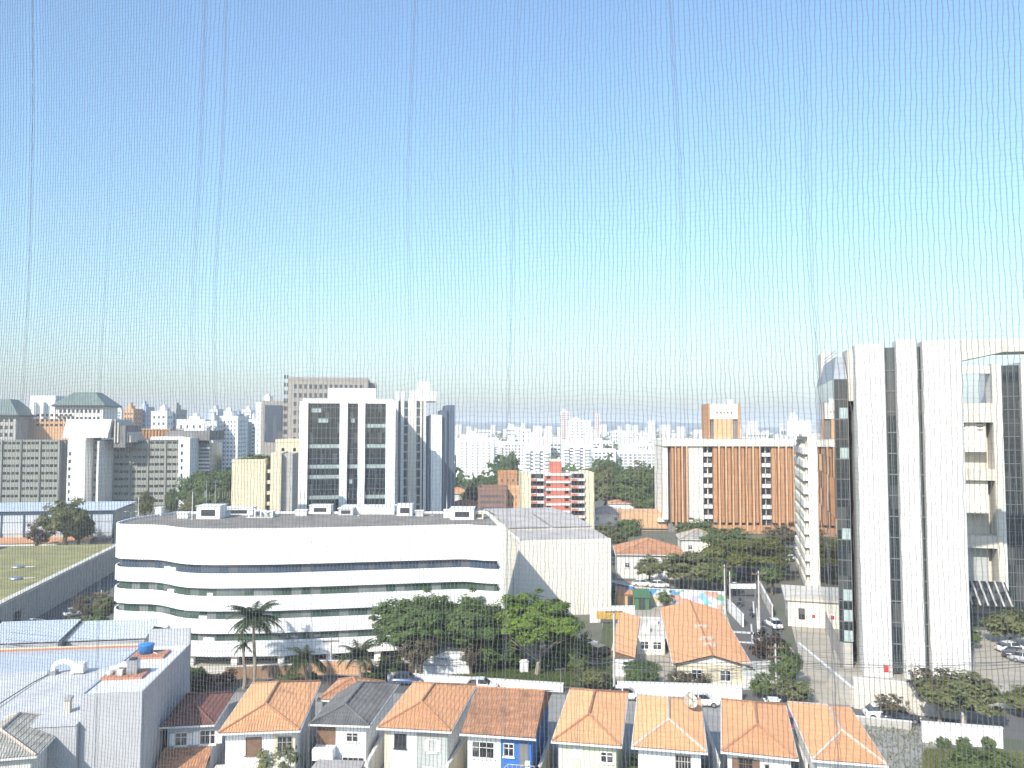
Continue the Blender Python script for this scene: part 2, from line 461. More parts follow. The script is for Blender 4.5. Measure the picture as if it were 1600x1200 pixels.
def far_block(name, label, px0, px1, ytop, Y, m, rows, cols, D=16, rz=0.0, fw=0.62, fh=0.4, sides=True, group='apartment blocks across the district',
              cat='building', winm=None, crown=0.35, balc=False, seed=0, mr=None, z0=3.0, piers=0):
    loc, W, H = place(px0, px1, ytop, Y, rz)
    t = thing(name, label, cat, loc, rz, group)
    rng = random.Random(seed * 7 + int(px0))
    body = MB(); body.box(0, W, 0, D, 0, H); body.build('wall', m, t)
    wm = winm or FARWIN
    w = MB()
    top = H - 1.2
    win_rows(w, 'f', W, D, 0.06 * W, 0.94 * W, cols, z0, top, rows, fw, fh)
    if sides:
        c2 = max(2, int(D / 4))
        win_rows(w, 'l', W, D, 0.1 * D, 0.9 * D, c2, z0, top, rows, 0.4, fh)
        win_rows(w, 'r', W, D, 0.1 * D, 0.9 * D, c2, z0, top, rows, 0.4, fh)
    w.build('windows', wm, t, kind='stuff')
    if balc:
        b = MB(); rh = (top - z0) / rows
        for r in range(rows):
            zb = z0 + rh * (r + 0.08)
            for c in range(0, cols, 2):
                cw = 0.88 * W / cols; xa = 0.06 * W + cw * c
                b.box(xa, xa + cw * 1.05, -1.3, -0.05, zb, zb + 1.0)
        b.build('balconies', mr or m, t, kind='stuff')
    if piers:
        b = MB()
        for i in range(piers + 1):
            xc = W * i / piers
            b.box(xc - 0.45, xc + 0.45, -0.5, -0.06, 0, H - 0.3)
        b.build('piers', mr or m, t, kind='stuff')
    rf = MB(); rf.ring([(-.12,-.12),(W+.12,-.12),(W+.12,D+.12),(-.12,D+.12)], [(.35,.35),(W-.35,.35),(W-.35,D-.35),(.35,D-.35)], H - 0.25, H + 0.7)
    rf.build('parapet', m, t)
    if crown:
        c = MB(); cx = W * rng.uniform(0.3, 0.6); cw = W * crown * 0.5
        c.box(cx - cw, cx + cw, D * 0.3, D * 0.7, H - 0.1, H + rng.uniform(2.6, 4.2))
        c.box(cx - cw * 0.5, cx + cw * 0.3, D * 0.4, D * 0.6, H + 2.5, H + rng.uniform(4.5, 5.5))
        c.build('lift_housing', m, t)
    return t, W, H, D

# ------------------------------------------------------------------ roof tiles as real corrugated courses
def tiled_face(mb, o, e, n, up, width, left, right, top, colw=0.24, course=0.42, h=0.055):
    """o: eave start, e: unit along eave, up: unit up-slope, n: unit normal; left(t)/right(t): s limits at slope distance t; top: max t"""
    o = Vector(o); e = Vector(e); n = Vector(n); up = Vector(up)
    nc = max(2, int(round(width / colw))); cw = width / nc
    prof = [(0.0, 0.0), (0.18, 0.85), (0.42, 0.85), (0.6, 0.0)]
    rows = max(1, int(math.ceil(top / course)))
    ts = []
    for r in range(rows):
        ts.append((r * course, 0.04)); ts.append((min(top, (r + 1) * course - 0.01), 0.0))
    ss = []
    for c in range(nc):
        for a, hh in prof: ss.append(((c + a) * cw, hh * h))
    ss.append((width, 0))
    vs = []; fs = []
    for (t, dh) in ts:
        l, r_ = left(t), right(t)
        for (s, hh) in ss:
            s2 = min(max(s, l), r_)
            vs.append(o + e * s2 + up * t + n * (hh + dh))
    m = len(ss)
    for j in range(len(ts) - 1):
        l0, r0 = left(ts[j][0]), right(ts[j][0])
        for i in range(m - 1):
            if ss[i + 1][0] <= l0 and ss[i + 1][0] <= left(ts[j + 1][0]): continue
            if ss[i][0] >= r0 and ss[i][0] >= right(ts[j + 1][0]): continue
            a = j * m + i
            fs.append((a, a + 1, a + m + 1, a + m))
    mb.add(vs, fs)

def hip_roof(t, W, L, ze, rise, m, ridge_m, over=0.0, back='hip', front='hip', run=None, runb=None, x0=0, y0=0, cap=RIDGE, rname='roof'):
    """roof over the rectangle x0..x0+W, y0..y0+L at eave height ze; ridge runs along y"""
    hw = W / 2
    rf = run if run else hw
    rfF = rf if front == 'hip' else 0.0
    rb = runb if runb else rf
    rfB = rb if back == 'hip' else 0.0
    sl = math.hypot(hw, rise); upL = Vector((hw, 0, rise)) / sl; nL = Vector((-rise, 0, hw)) / sl
    upR = Vector((-hw, 0, rise)) / sl; nR = Vector((rise, 0, hw)) / sl
    mb = MB()
    # left side: eave from back to front (s runs towards -y so that normals face out)
    tiled_face(mb, (x0, y0 + L, ze), (0, -1, 0), nL, upL, L, lambda q: rfB * q / sl, lambda q: L - rfF * q / sl, sl)
    tiled_face(mb, (x0 + W, y0, ze), (0, 1, 0), nR, upR, L, lambda q: rfF * q / sl, lambda q: L - rfB * q / sl, sl)
    if front == 'hip':
        sf = math.hypot(rf, rise)
        tiled_face(mb, (x0, y0, ze), (1, 0, 0), Vector((0, -rise, rf)) / sf, Vector((0, rf, rise)) / sf, W, lambda q: hw * q / sf, lambda q: W - hw * q / sf, sf)
    if back == 'hip':
        sf = math.hypot(rb, rise)
        tiled_face(mb, (x0 + W, y0 + L, ze), (-1, 0, 0), Vector((0, rise, rb)) / sf, Vector((0, -rb, rise)) / sf, W, lambda q: hw * q / sf, lambda q: W - hw * q / sf, sf)
    # deck under the tiles
    gab = front != 'hip'
    A = (x0, y0, ze - 0.12); B = (x0 + W, y0, ze - 0.12); C = (x0 + W, y0 + L, ze - 0.12); D = (x0, y0 + L, ze - 0.12)
    F = (x0 + hw, y0 + rfF, ze + rise - 0.1); K = (x0 + hw, y0 + L - rfB, ze + rise - 0.1)
    dk = MB(); dk.add([A, B, C, D, F, K], [(1, 2, 5, 4), (3, 0, 4, 5)] + ([] if gab else [(0, 3, 2, 1), (0, 1, 4), (2, 3, 5)]))
    roof = mb.build(rname, m, t, kind='stuff')
    dk.build('roof_deck', TIMBER, roof)
    # ridge and hip caps
    z = ze + rise + 0.05
    rc = MB(); f = Vector((x0 + hw, y0 + rfF, z)); k = Vector((x0 + hw, y0 + L - rfB, z))
    rc.tube(f, k, 0.13, n=6)
    if front == 'hip':
        rc.tube((x0, y0, ze + 0.06), f, 0.12, n=6); rc.tube((x0 + W, y0, ze + 0.06), f, 0.12, n=6)
    if back == 'hip':
        rc.tube((x0, y0 + L, ze + 0.06), k, 0.12, n=6); rc.tube((x0 + W, y0 + L, ze + 0.06), k, 0.12, n=6)
    rc.build('ridge_caps', ridge_m, roof, kind='stuff')
    # gutter round the eave
    g = MB(); w = 0.11
    if not gab: g.box(x0 - w, x0 + W + w, y0 - w, y0 - 0.01, ze - 0.16, ze + 0.0)
    g.box(x0 - w, x0 - 0.01, y0, y0 + L, ze - 0.16, ze + 0.0)
    g.box(x0 + W + 0.01, x0 + W + w, y0, y0 + L, ze - 0.16, ze + 0.0)
    g.build('gutter', WHITE2, roof, kind='stuff')
    return roof

def house_window(t, x, z, w, h, y=0.0, frame=WHITE, glass=WINDOW, shutters=False, bars=1, face='f', W=0):
    """window in the front wall (plane y) centred at x, sill z"""
    fr = MB(); d = 0.07
    fr.box(x - w/2 - d, x - w/2, y - 0.06, y + 0.02, z - d, z + h + d); fr.box(x + w/2, x + w/2 + d, y - 0.06, y + 0.02, z - d, z + h + d)
    fr.box(x - w/2, x + w/2, y - 0.06, y + 0.02, z - d, z); fr.box(x - w/2, x + w/2, y - 0.06, y + 0.02, z + h, z + h + d)
    for k in range(bars):
        xc = x - w/2 + w * (k + 1) / (bars + 1)
        fr.box(xc - 0.03, xc + 0.03, y - 0.05, y + 0.02, z, z + h)
    if bars: fr.box(x - w/2, x + w/2, y - 0.045, y + 0.02, z + h * 0.62, z + h * 0.62 + 0.05)
    o = fr.build('window', frame, t)
    MB().box(x - w/2, x + w/2, y - 0.02, y + 0.015, z, z + h).build('pane', glass, o)
    MB().box(x - w/2 - 0.15, x + w/2 + 0.15, y - 0.16, y - 0.062, z - 0.17, z - 0.08).build('sill', frame, o)
    if shutters:
        for s in (-1, 1):
            MB().box(x + s * (w * 0.77) - w * 0.24, x + s * (w * 0.77) + w * 0.24, y - 0.10, y - 0.062, z, z + h).build('shutter', frame, o)
    return o

# ------------------------------------------------------------------ foliage
def crown_mesh(name, m, seed, rx, ry, rz, clumps, leaves, leaf, flat=0.0, hollow=0.55, droop=0.0, cl=0.26):
    rng = np.random.default_rng(seed)
    # clump centres, biased to the shell, flattened underneath
    d = rng.normal(size=(clumps, 3)); d /= np.linalg.norm(d, axis=1)[:, None]
    rad = hollow + (1 - hollow) * rng.random(clumps) ** 0.6
    lump = 1 + 0.22 * np.sin(d[:, 0] * 3.1 + seed) * np.cos(d[:, 1] * 2.7 + seed * 1.7) + 0.14 * rng.normal(size=clumps)
    c = d * (rad * lump)[:, None]
    c[:, 2] = np.where(c[:, 2] < 0, c[:, 2] * (1 - flat), c[:, 2])
    size = cl * (0.55 + 0.9 * rng.random(clumps))
    n = clumps * leaves
    idx = np.repeat(np.arange(clumps), leaves)
    q = rng.normal(size=(n, 3)); q /= np.linalg.norm(q, axis=1)[:, None]
    q *= (rng.random(n) ** 0.45)[:, None]
    q[:, 2] *= 0.75
    p = (c[idx] + q * size[idx][:, None]) * np.array([rx, ry, rz])
    out = p / np.array([rx, ry, rz]); out /= (np.linalg.norm(out, axis=1)[:, None] + 1e-6)
    nrm = out * 0.9 + q * 0.8 + rng.normal(size=(n, 3)) * 0.38 + np.array([0, 0, 0.4])
    nrm /= np.linalg.norm(nrm, axis=1)[:, None]
    a = np.cross(nrm, rng.normal(size=(n, 3))); a /= (np.linalg.norm(a, axis=1)[:, None] + 1e-6)
    b = np.cross(nrm, a)
    ls = leaf * (0.6 + 0.8 * rng.random(n))[:, None]
    v = np.stack([p - a * ls, p - b * ls * 0.55, p + a * ls, p + b * ls * 0.55], axis=1)
    if droop: v[:, :, 2] -= droop * np.hypot(v[:, :, 0] / rx, v[:, :, 1] / ry) ** 2
    return np_mesh(name, v.reshape(-1, 3), np.arange(n * 4).reshape(n, 4), m)

def trunk_mesh(name, m, h, r, limbs, spread, seed, top=1.0, lean=0.0):
    rng = random.Random(seed)
    mb = MB()
    p = Vector((0, 0, -0.2)); pts = [p]
    for k in range(3):
        p = p + Vector((rng.uniform(-.08, .08) * h + lean * h * .1, rng.uniform(-.08, .08) * h, (h + .2) / 3)); pts.append(p)
    mb.path(pts, [r * 1.25, r, r * .9, r * .8], 8)
    for i in range(limbs):
        a = 2 * math.pi * i / limbs + rng.uniform(-.4, .4)
        st = pts[2].lerp(pts[3], rng.uniform(0.2, 1))
        q1 = st + Vector((math.cos(a) * spread * .4, math.sin(a) * spread * .4, h * top * rng.uniform(.25, .4)))
        q2 = q1 + Vector((math.cos(a + .3) * spread * .45, math.sin(a + .3) * spread * .45, h * top * rng.uniform(.25, .5)))
        mb.path([st, q1, q2], [r * .6, r * .4, r * .15], 6)
        q3 = q1 + Vector((math.cos(a - .7) * spread * .4, math.sin(a - .7) * spread * .4, h * top * rng.uniform(.3, .5)))
        mb.path([q1, q3], [r * .35, r * .1], 5)
    return mb.mesh(name, m)

CROWNS = {}
def crown_kind(key, m, variants, **kw):
    CROWNS[key] = [crown_mesh('crown', m, 11 + 5 * i + len(CROWNS) * 31, 1, 1, 1, **kw) for i in range(variants)]
# unit crowns (radius 1), scaled per tree; leaf size is relative to the crown radius
crown_kind('dark', LEAF_D, 2, clumps=120, leaves=85, leaf=0.07, flat=0.35)
crown_kind('mid', LEAF_M, 2, clumps=120, leaves=85, leaf=0.07, flat=0.35)
crown_kind('olive', LEAF_O, 2, clumps=100, leaves=80, leaf=0.072, flat=0.4)
crown_kind('yellow', LEAF_Y, 2, clumps=100, leaves=80, leaf=0.072, flat=0.45)
crown_kind('tawny', LEAF_T, 2, clumps=80, leaves=50, leaf=0.058, flat=0.2, cl=0.22)
crown_kind('red', LEAF_R, 1, clumps=60, leaves=55, leaf=0.07, flat=0.2)
crown_kind('shrub', LEAF_M, 2, clumps=40, leaves=60, leaf=0.10, flat=0.5, cl=0.34)
crown_kind('shrubd', LEAF_D, 2, clumps=40, leaves=60, leaf=0.10, flat=0.5, cl=0.34)
crown_kind('shrubo', LEAF_O, 2, clumps=40, leaves=60, leaf=0.10, flat=0.5, cl=0.34)
TRUNKS = [trunk_mesh('trunk', BARK, 1.0, 0.045, 5, 0.42, 40 + i, top=.6) for i in range(3)]
TRUNKP = [trunk_mesh('trunk', BARKP, 1.0, 0.04, 5, 0.42, 60 + i, top=.6) for i in range(2)]
_tc = [0]
def tree(label, px, ytop, ybase, wpx, kind, name='tree', group=None, Y=None, z=0.0, depth=None, trunks=None, cat='tree', crown_share=0.72, crown=None):
    """tree standing at the photo bearing (px, ybase); ytop and wpx give its height and spread"""
    _tc[0] += 1
    b = P(px, ybase, z) if Y is None else Vector((xx(px, ytop, Y), Y, z))
    top = zz(ytop, b.y); h = max(1.0, top - z)
    w = wpx / FPX * math.hypot(b.y, EYE * 0.7) / 2
    t = thing(name, label, cat, b, random.uniform(0, 6.28), group)
    rzv = h * crown_share / 2
    cz = h - rzv
    th = cz * 0.8 if crown_share < 0.9 else cz * 0.4
    put('trunk', random.choice(trunks or TRUNKS), t, scale=(max(h, w) * 0.9, max(h, w) * 0.9, max(th, 0.3)))
    vs = CROWNS[kind] if crown is None else crown
    put('crown', vs[_tc[0] % len(vs)], t, loc=(0, 0, cz), scale=(w * 0.86, (depth or w) * 0.86, rzv * 0.9))
    return t

def palm(label, px, ytop, Y, h, spread, name='palm_tree', seed=1, fronds=16, group=None):
    b = Vector((xx(px, ytop, Y), Y, 0))
    t = thing(name, label, 'palm tree', b, 0, group)
    rng = random.Random(seed)
    tr = MB(); n = 7; pts = [Vector((0.12 * math.sin(k * .7), 0.1 * math.sin(k), h * k / n - (0.1 if k == 0 else 0))) for k in range(n + 1)]
    tr.path(pts, [0.24 - 0.012 * k for k in range(n + 1)], 8)
    tr.build('trunk', BARKP, t)
    top = pts[-1]
    sh = MB(); sh.lathe([(.16, -1.1), (.22, -.6), (.2, .0), (.1, .3)], top, 8); sh.build('crownshaft', LEAF_Y, t, smooth=True)
    for k in range(fronds):
        a = 2 * math.pi * k / fronds + rng.uniform(-.15, .15)
        el = rng.choice((1.15, 0.75, 0.35, 0.0))
        ln = spread * rng.uniform(.85, 1.1)
        fr = MB(); p = top.copy(); dirv = Vector((math.cos(a) * math.cos(el), math.sin(a) * math.cos(el), math.sin(el)))
        side = Vector((-math.sin(a), math.cos(a), 0)); m = 12; rib = [p.copy()]
        for i in range(m):
            dirv = (dirv + Vector((0, 0, -0.14))).normalized(); p = p + dirv * (ln / m); rib.append(p.copy())
        for i in range(1, m + 1):
            q = rib[i]; pr = rib[i - 1]; f = i / m
            wl_ = spread * 0.24 * math.sin(math.pi * min(1, 0.12 + f * 0.86)) + 0.08
            for s in (-1, 1):
                for sub in (0, .34, .67):
                    q0 = pr.lerp(q, sub); tip = q0 + side * (s * wl_) + (q - pr) * 0.9 + Vector((0, 0, -wl_ * rng.uniform(.25, .7)))
                    fr.add([q0, q0 + (q - pr) * .42, tip], [(0, 1, 2)])
        fr.path(rib, [0.05 * (1 - i / (m + 2)) for i in range(m + 1)], 4)
        fr.build('frond', LEAF_P, t)
    return t

# ================================================================== LARGE BUILDINGS
# ---- curved white office building
def curved_office():
    front = [(206, 121), (190, 117.6), (181, 115.4), (179.5, 114), (184, 112.9), (197, 112.3), (215, 112), (238, 111.8), (252, 111.2), (264, 110.2), (276, 109),
             (290, 108.1), (310, 107.6), (340, 107.4), (430, 107.8), (520, 109), (610, 110.4), (690, 111.7), (716, 112.1), (728, 112.1), (742, 111.6), (756, 111), (770, 110.7), (784, 110.7)]
    fr = [Vector((xx(p, 905, y), y)) for p, y in front]
    br = Vector((fr[-1].x - 2.6, 129.5)); bl = Vector((fr[0].x + 3.0, 129.5))
    poly = fr + [br, bl]
    c = Vector((sum(p.x for p in poly) / len(poly), 118))
    def inset(d):
        n = len(poly); out = []
        for i in range(n):
            a = poly[i - 1]; b = poly[i]; e = poly[(i + 1) % n]
            t1 = (b - a).normalized(); t2 = (e - b).normalized()
            n1 = Vector((-t1.y, t1.x)); n2 = Vector((-t2.y, t2.x))
            nn = (n1 + n2); nn.normalize()
            k = max(0.5, nn.dot(n1))
            out.append(b + nn * (d / k))
        return out
    t = thing('office_building', 'long white office building with wavy curved balcony bands and ribbon windows', 'building', (c.x, c.y, 0), 0)
    Yr = 107.6
    zt = zz(826, Yr)
    levels = [(882.5, 896), (919, 931.5), (955, 967.5), (990, 1001.5)]
    lv = [(zz(b, Yr), zz(a, Yr)) for a, b in levels]      # (bottom, top) of each window strip
    ground_top = zz(1026, Yr)
    zs = [zt] + [z for b, a in lv for z in (a, b)] + [ground_top]
    ins1, ins2 = inset(0.22), inset(0.55)
    # roof band with a parapet
    MB().prism(poly, zs[1], zt - 0.45).build('wall_band', WHITE, t, world=True)
    MB().ring(poly, ins1, zt - 0.448, zt).build('parapet', WHITE, t, world=True)
    MB().prism(inset(0.25), zt - 0.44, zt - 0.3).build('roof', GRAVEL, t, world=True)
    for k in range(4):
        b, a = lv[k]
        top = b; bot = zs[2 * k + 3]
        MB().ring(poly, ins1, top - 0.85, top).build('parapet', WHITE, t, world=True)
        MB().prism(poly, bot, top - 0.852).build('wall_band', WHITE, t, world=True)
        g = MB().prism(ins2, b - 0.84, a).build('window_ribbon', GLASSG if k else GLASSB, t, world=True)
        # mullions
        mu = MB()
        for i in range(1, len(fr) - 1):
            a2, b2 = ins2[i], ins2[i + 1]
            L = (b2 - a2).length; n = max(1, int(round(L / 1.15)))
            for j in range(n):
                p = a2.lerp(b2, j / n)
                mu.box(p.x - 0.035, p.x + 0.035, p.y - 0.09, p.y + 0.03, b - 0.8, a - 0.01)
        mu.build('mullions', DARKM if k % 2 else STEEL, g, world=True, kind='stuff')
    # ground floor: set back dark glazing, white pillars
    g = MB().prism(inset(3.2), 0.05, ground_top).build('ground_floor_glazing', GLASS, t, world=True)
    for px in (299, 367, 440, 515, 590, 665, 740):
        y = np.interp(px, [p for p, _ in front[5:]], [q for _, q in front[5:]]) + 0.9
        x = xx(px, 1035, y)
        MB().box(x - 0.42, x + 0.42, y - 0.4, y + 0.4, 0, ground_top + 0.01).build('pillar', WHITE, t, world=True)
    pl = MB(); pl.prism([Vector((p.x, p.y - 1.5)) for p in fr[8:]] + [Vector((fr[-1].x, 118)), Vector((fr[8].x, 118))], 0.0, 0.35)
    pl.build('plinth', CONCL, t, world=True)
    # pilaster at the right hand corner
    q = fr[-1]
    MB().box(q.x - 0.05, q.x + 0.4, q.y - 0.15, q.y + 1.1, 0, zt + 0.15).build('corner_pier', WHITE2, t, world=True)
    # people-sized bits on the balconies: air conditioners and plants
    rng = random.Random(5)
    for k in range(4):
        b, a = lv[k]
        for px in ((262, 268, 318, 326, 306)[k], (270, 330, 322, 334)[k]):
            y = np.interp(px, [p for p, _ in front[5:]], [q_ for _, q_ in front[5:]]) + 0.75
            x = xx(px, 905, y)
            u = MB().box(x - .45, x + .45, y - .2, y + .2, b - .84, b + .35)
            o = u.build('air_conditioner', WHITE, t, world=True)
    return t, zt, fr
OFF, OFFZ, OFFR = curved_office()

PALEU = mat('grey_unit_paint', (.5, .5, .49), .6, .08)
# things standing on its roof
def on_roof(px, py_base, z):
    return P(px, py_base, z)
RZ = OFFZ - 0.3
def roof_unit(label, px, py, w, d, h, m=WHITE, louvre=True, name='roof_unit'):
    b = on_roof(px, py, RZ)
    t = thing(name, label, 'roof unit', b, 0, 'plant and huts on the curved office roof')
    MB().box(-w/2, w/2, 0, d, 0, h).build('casing', m, t)
    MB().box(-w/2 - .1, w/2 + .1, -.1, d + .1, h + .002, h + .14).build('lid', WHITE2, t)
    if louvre:
        k = MB().box(-w * .3, w * .3, -.05, .02, h * .25, h * .75).build('louvre', DARKM, t)
    return t
roof_unit('white plant box on curved office roof below the glass tower middle', 610 - 35, 803.5, 8.5, 2.5, 1.2, louvre=False)
roof_unit('white plant box with slatted vent on curved office roof', 632, 806, 2.4, 2, 1.7)
roof_unit('wide white stair hut with brown door near the office roof corner', 722, 812, 3.6, 3, 1.6)
roof_unit('low white unit on roof under beige tower, left of the pipes', 372, 805, 4.6, 2, 1.1)
roof_unit('small white hatch on the curved left end of the office roof', 247, 806, 1.0, 1.2, 1.2, louvre=False)
roof_unit('white cooling unit with pipes on office roof at left bend', 325, 811, 3.6, 3, 1.9)
roof_unit('long low white unit left of the glass tower foot', 500, 803, 3.4, 2, 1.3)
roof_unit('grey ventilation unit beside the wide white stair hut', 748, 811, 1.4, 1.4, 1.0, m=CREAM)
for i, (px, py, h, lab) in enumerate([(300, 812, 4.2, 'thin mast left of the cooling unit on office roof'), (322, 803, 5.6, 'tallest white mast above the cooling unit on office roof'),
                                      (336, 803, 5.4, 'white mast right of the tallest mast on office roof'), (216, 806, 3.0, 'short mast at the curved left end of office roof'),
                                      (438, 806, 3.2, 'mast beside the beige tower foot on office roof'), (640, 806, 4.4, 'mast by the slatted plant box on office roof'),
                                      (698, 806, 3.2, 'yellowish mast near the stair hut on office roof'), (560, 806, 2.2, 'thin short rod at the middle of the office roof'), (676, 806, 2.0, 'thin rod between plant box and stair hut')]):
    b = on_roof(px, py, RZ)
    t = thing('roof_mast', lab, 'mast', b, 0, 'masts on the curved office roof')
    MB().tube((0, 0, 0), (0, 0, h), 0.06, 0.035, 6).build('pole', STEEL if i % 3 else WHITE, t)
    a = MB()
    if i in (1, 2): a.tube((-.5, 0, h * .95), (.5, 0, h * .95), .02, n=4); a.tube((-.35, 0, h * .85), (.35, 0, h * .85), .02, n=4)
    else: a.tube((0, 0, h), (0, 0, h + .5), .015, n=4)
    a.build('aerial', STEEL, t)
    MB().box(-.2, .2, -.2, .2, 0, .12).build('foot', CONC, t)
for px, py, w, d, h, lab in ((285, 810, 1.6, 1.0, .7, 'low grey box left of the white cooling unit on office roof'), (345, 808, 2.2, 1.2, .9, 'pale box right of the white cooling unit on office roof'), (420, 808, 1.4, 1.0, .8, 'small box right of the bent pipes on office roof'),
                             (470, 806, 1.8, 1.2, .8, 'small white box below the left glass tower pier on office roof'), (540, 805, 2.4, 1.4, 1.0, 'squat grey fan unit at the glass tower middle on office roof'), (655, 807, 1.2, 1.0, .8, 'small box right of the slatted plant box on office roof'), (700, 809, 1.4, 1.2, 1.1, 'white box left of the wide stair hut on office roof')):
    roof_unit(lab, px, py, w, d, h, m=WHITE2 if 'white' in lab else PALEU, louvre=w > 2)
rail = thing('roof_pipes', 'white bent pipes on the office roof beside the beige tower', 'pipes', on_roof(405, 809, RZ), 0)
for k in range(4):
    x = -1.6 + k * .9
    MB().path([Vector((x, 0, 0)), Vector((x, 0, 1.1 - .1 * k)), Vector((x + .8, .5, 1.3 - .1 * k)), Vector((x + .8, .5, 0))], .11, 6).build('pipe', WHITE, rail)
MB().box(-2, 2.2, -.2, .8, 0, .1).build('base', CONCL, rail)

# ---- white box hall with corrugated roofs
def hall():
    a = R(10)
    c = P(812, 965, 0); c = Vector((xx(812, 845, 137), 137, 0)); H = zz(845, 137)
    t = thing('warehouse_hall', 'tall blank white box hall with corrugated grey roof beside the curved office', 'hall', c, a)
    W, D = 16.3, 46
    MB().box(0, W, 0, D, 0, H).build('wall', WARMW, t)
    def corr(name, x0, x1, y0, y1, za, zb, m, pitch=0.55, amp=0.09):
        mb = MB(); n = int((x1 - x0) / pitch * 4)
        vs = []; fs = []
        for j, (y, z) in enumerate(((y0, za), (y1, zb))):
            for i in range(n + 1):
                x = x0 + (x1 - x0) * i / n
                vs.append((x, y, z + amp * math.sin(i * math.pi / 2)))
        for i in range(n): fs.append((i, i + 1, n + 2 + i, n + 1 + i))
        mb.add(vs, fs); k = len(mb.v)
        mb.add([(x, y, z - .12) for (x, y, z) in vs], [tuple(reversed(f)) for f in fs])
        mb.f += [(i, k + i, k + i + 1, i + 1) for i in range(n)]
        return mb.build(name, m, t)
    corr('roof_sheet', 0.2, W - .2, 0.3, 11, H + .12, H + .5, FIBRO)
    corr('roof_sheet', -0.2, W * .47, 10.2, 27, H + 1.0, H + 1.5, FIBRO)
    corr('roof_sheet', W * .5, W - .4, 10.2, 27, H + 1.0, H + 1.5, FIBRO)
    corr('roof_sheet', 0.2, W - .2, 27.4, 45.5, H + 1.5, H + .9, FIBRO)
    MB().box(0.1, W - 0.5, 10.4, 45.8, H - .2, H + .75).build('roof_base', CONCL, t)
    MB().box(-.25, .0, 0, 46, H - .3, H + .35).build('parapet', WARMW, t)
    for k in range(3):
        MB().box(-.14, -.02, 6 + 11 * k, 6.25 + 11 * k, 0, H - .35).build('downpipe', CREAM, t)
hall()

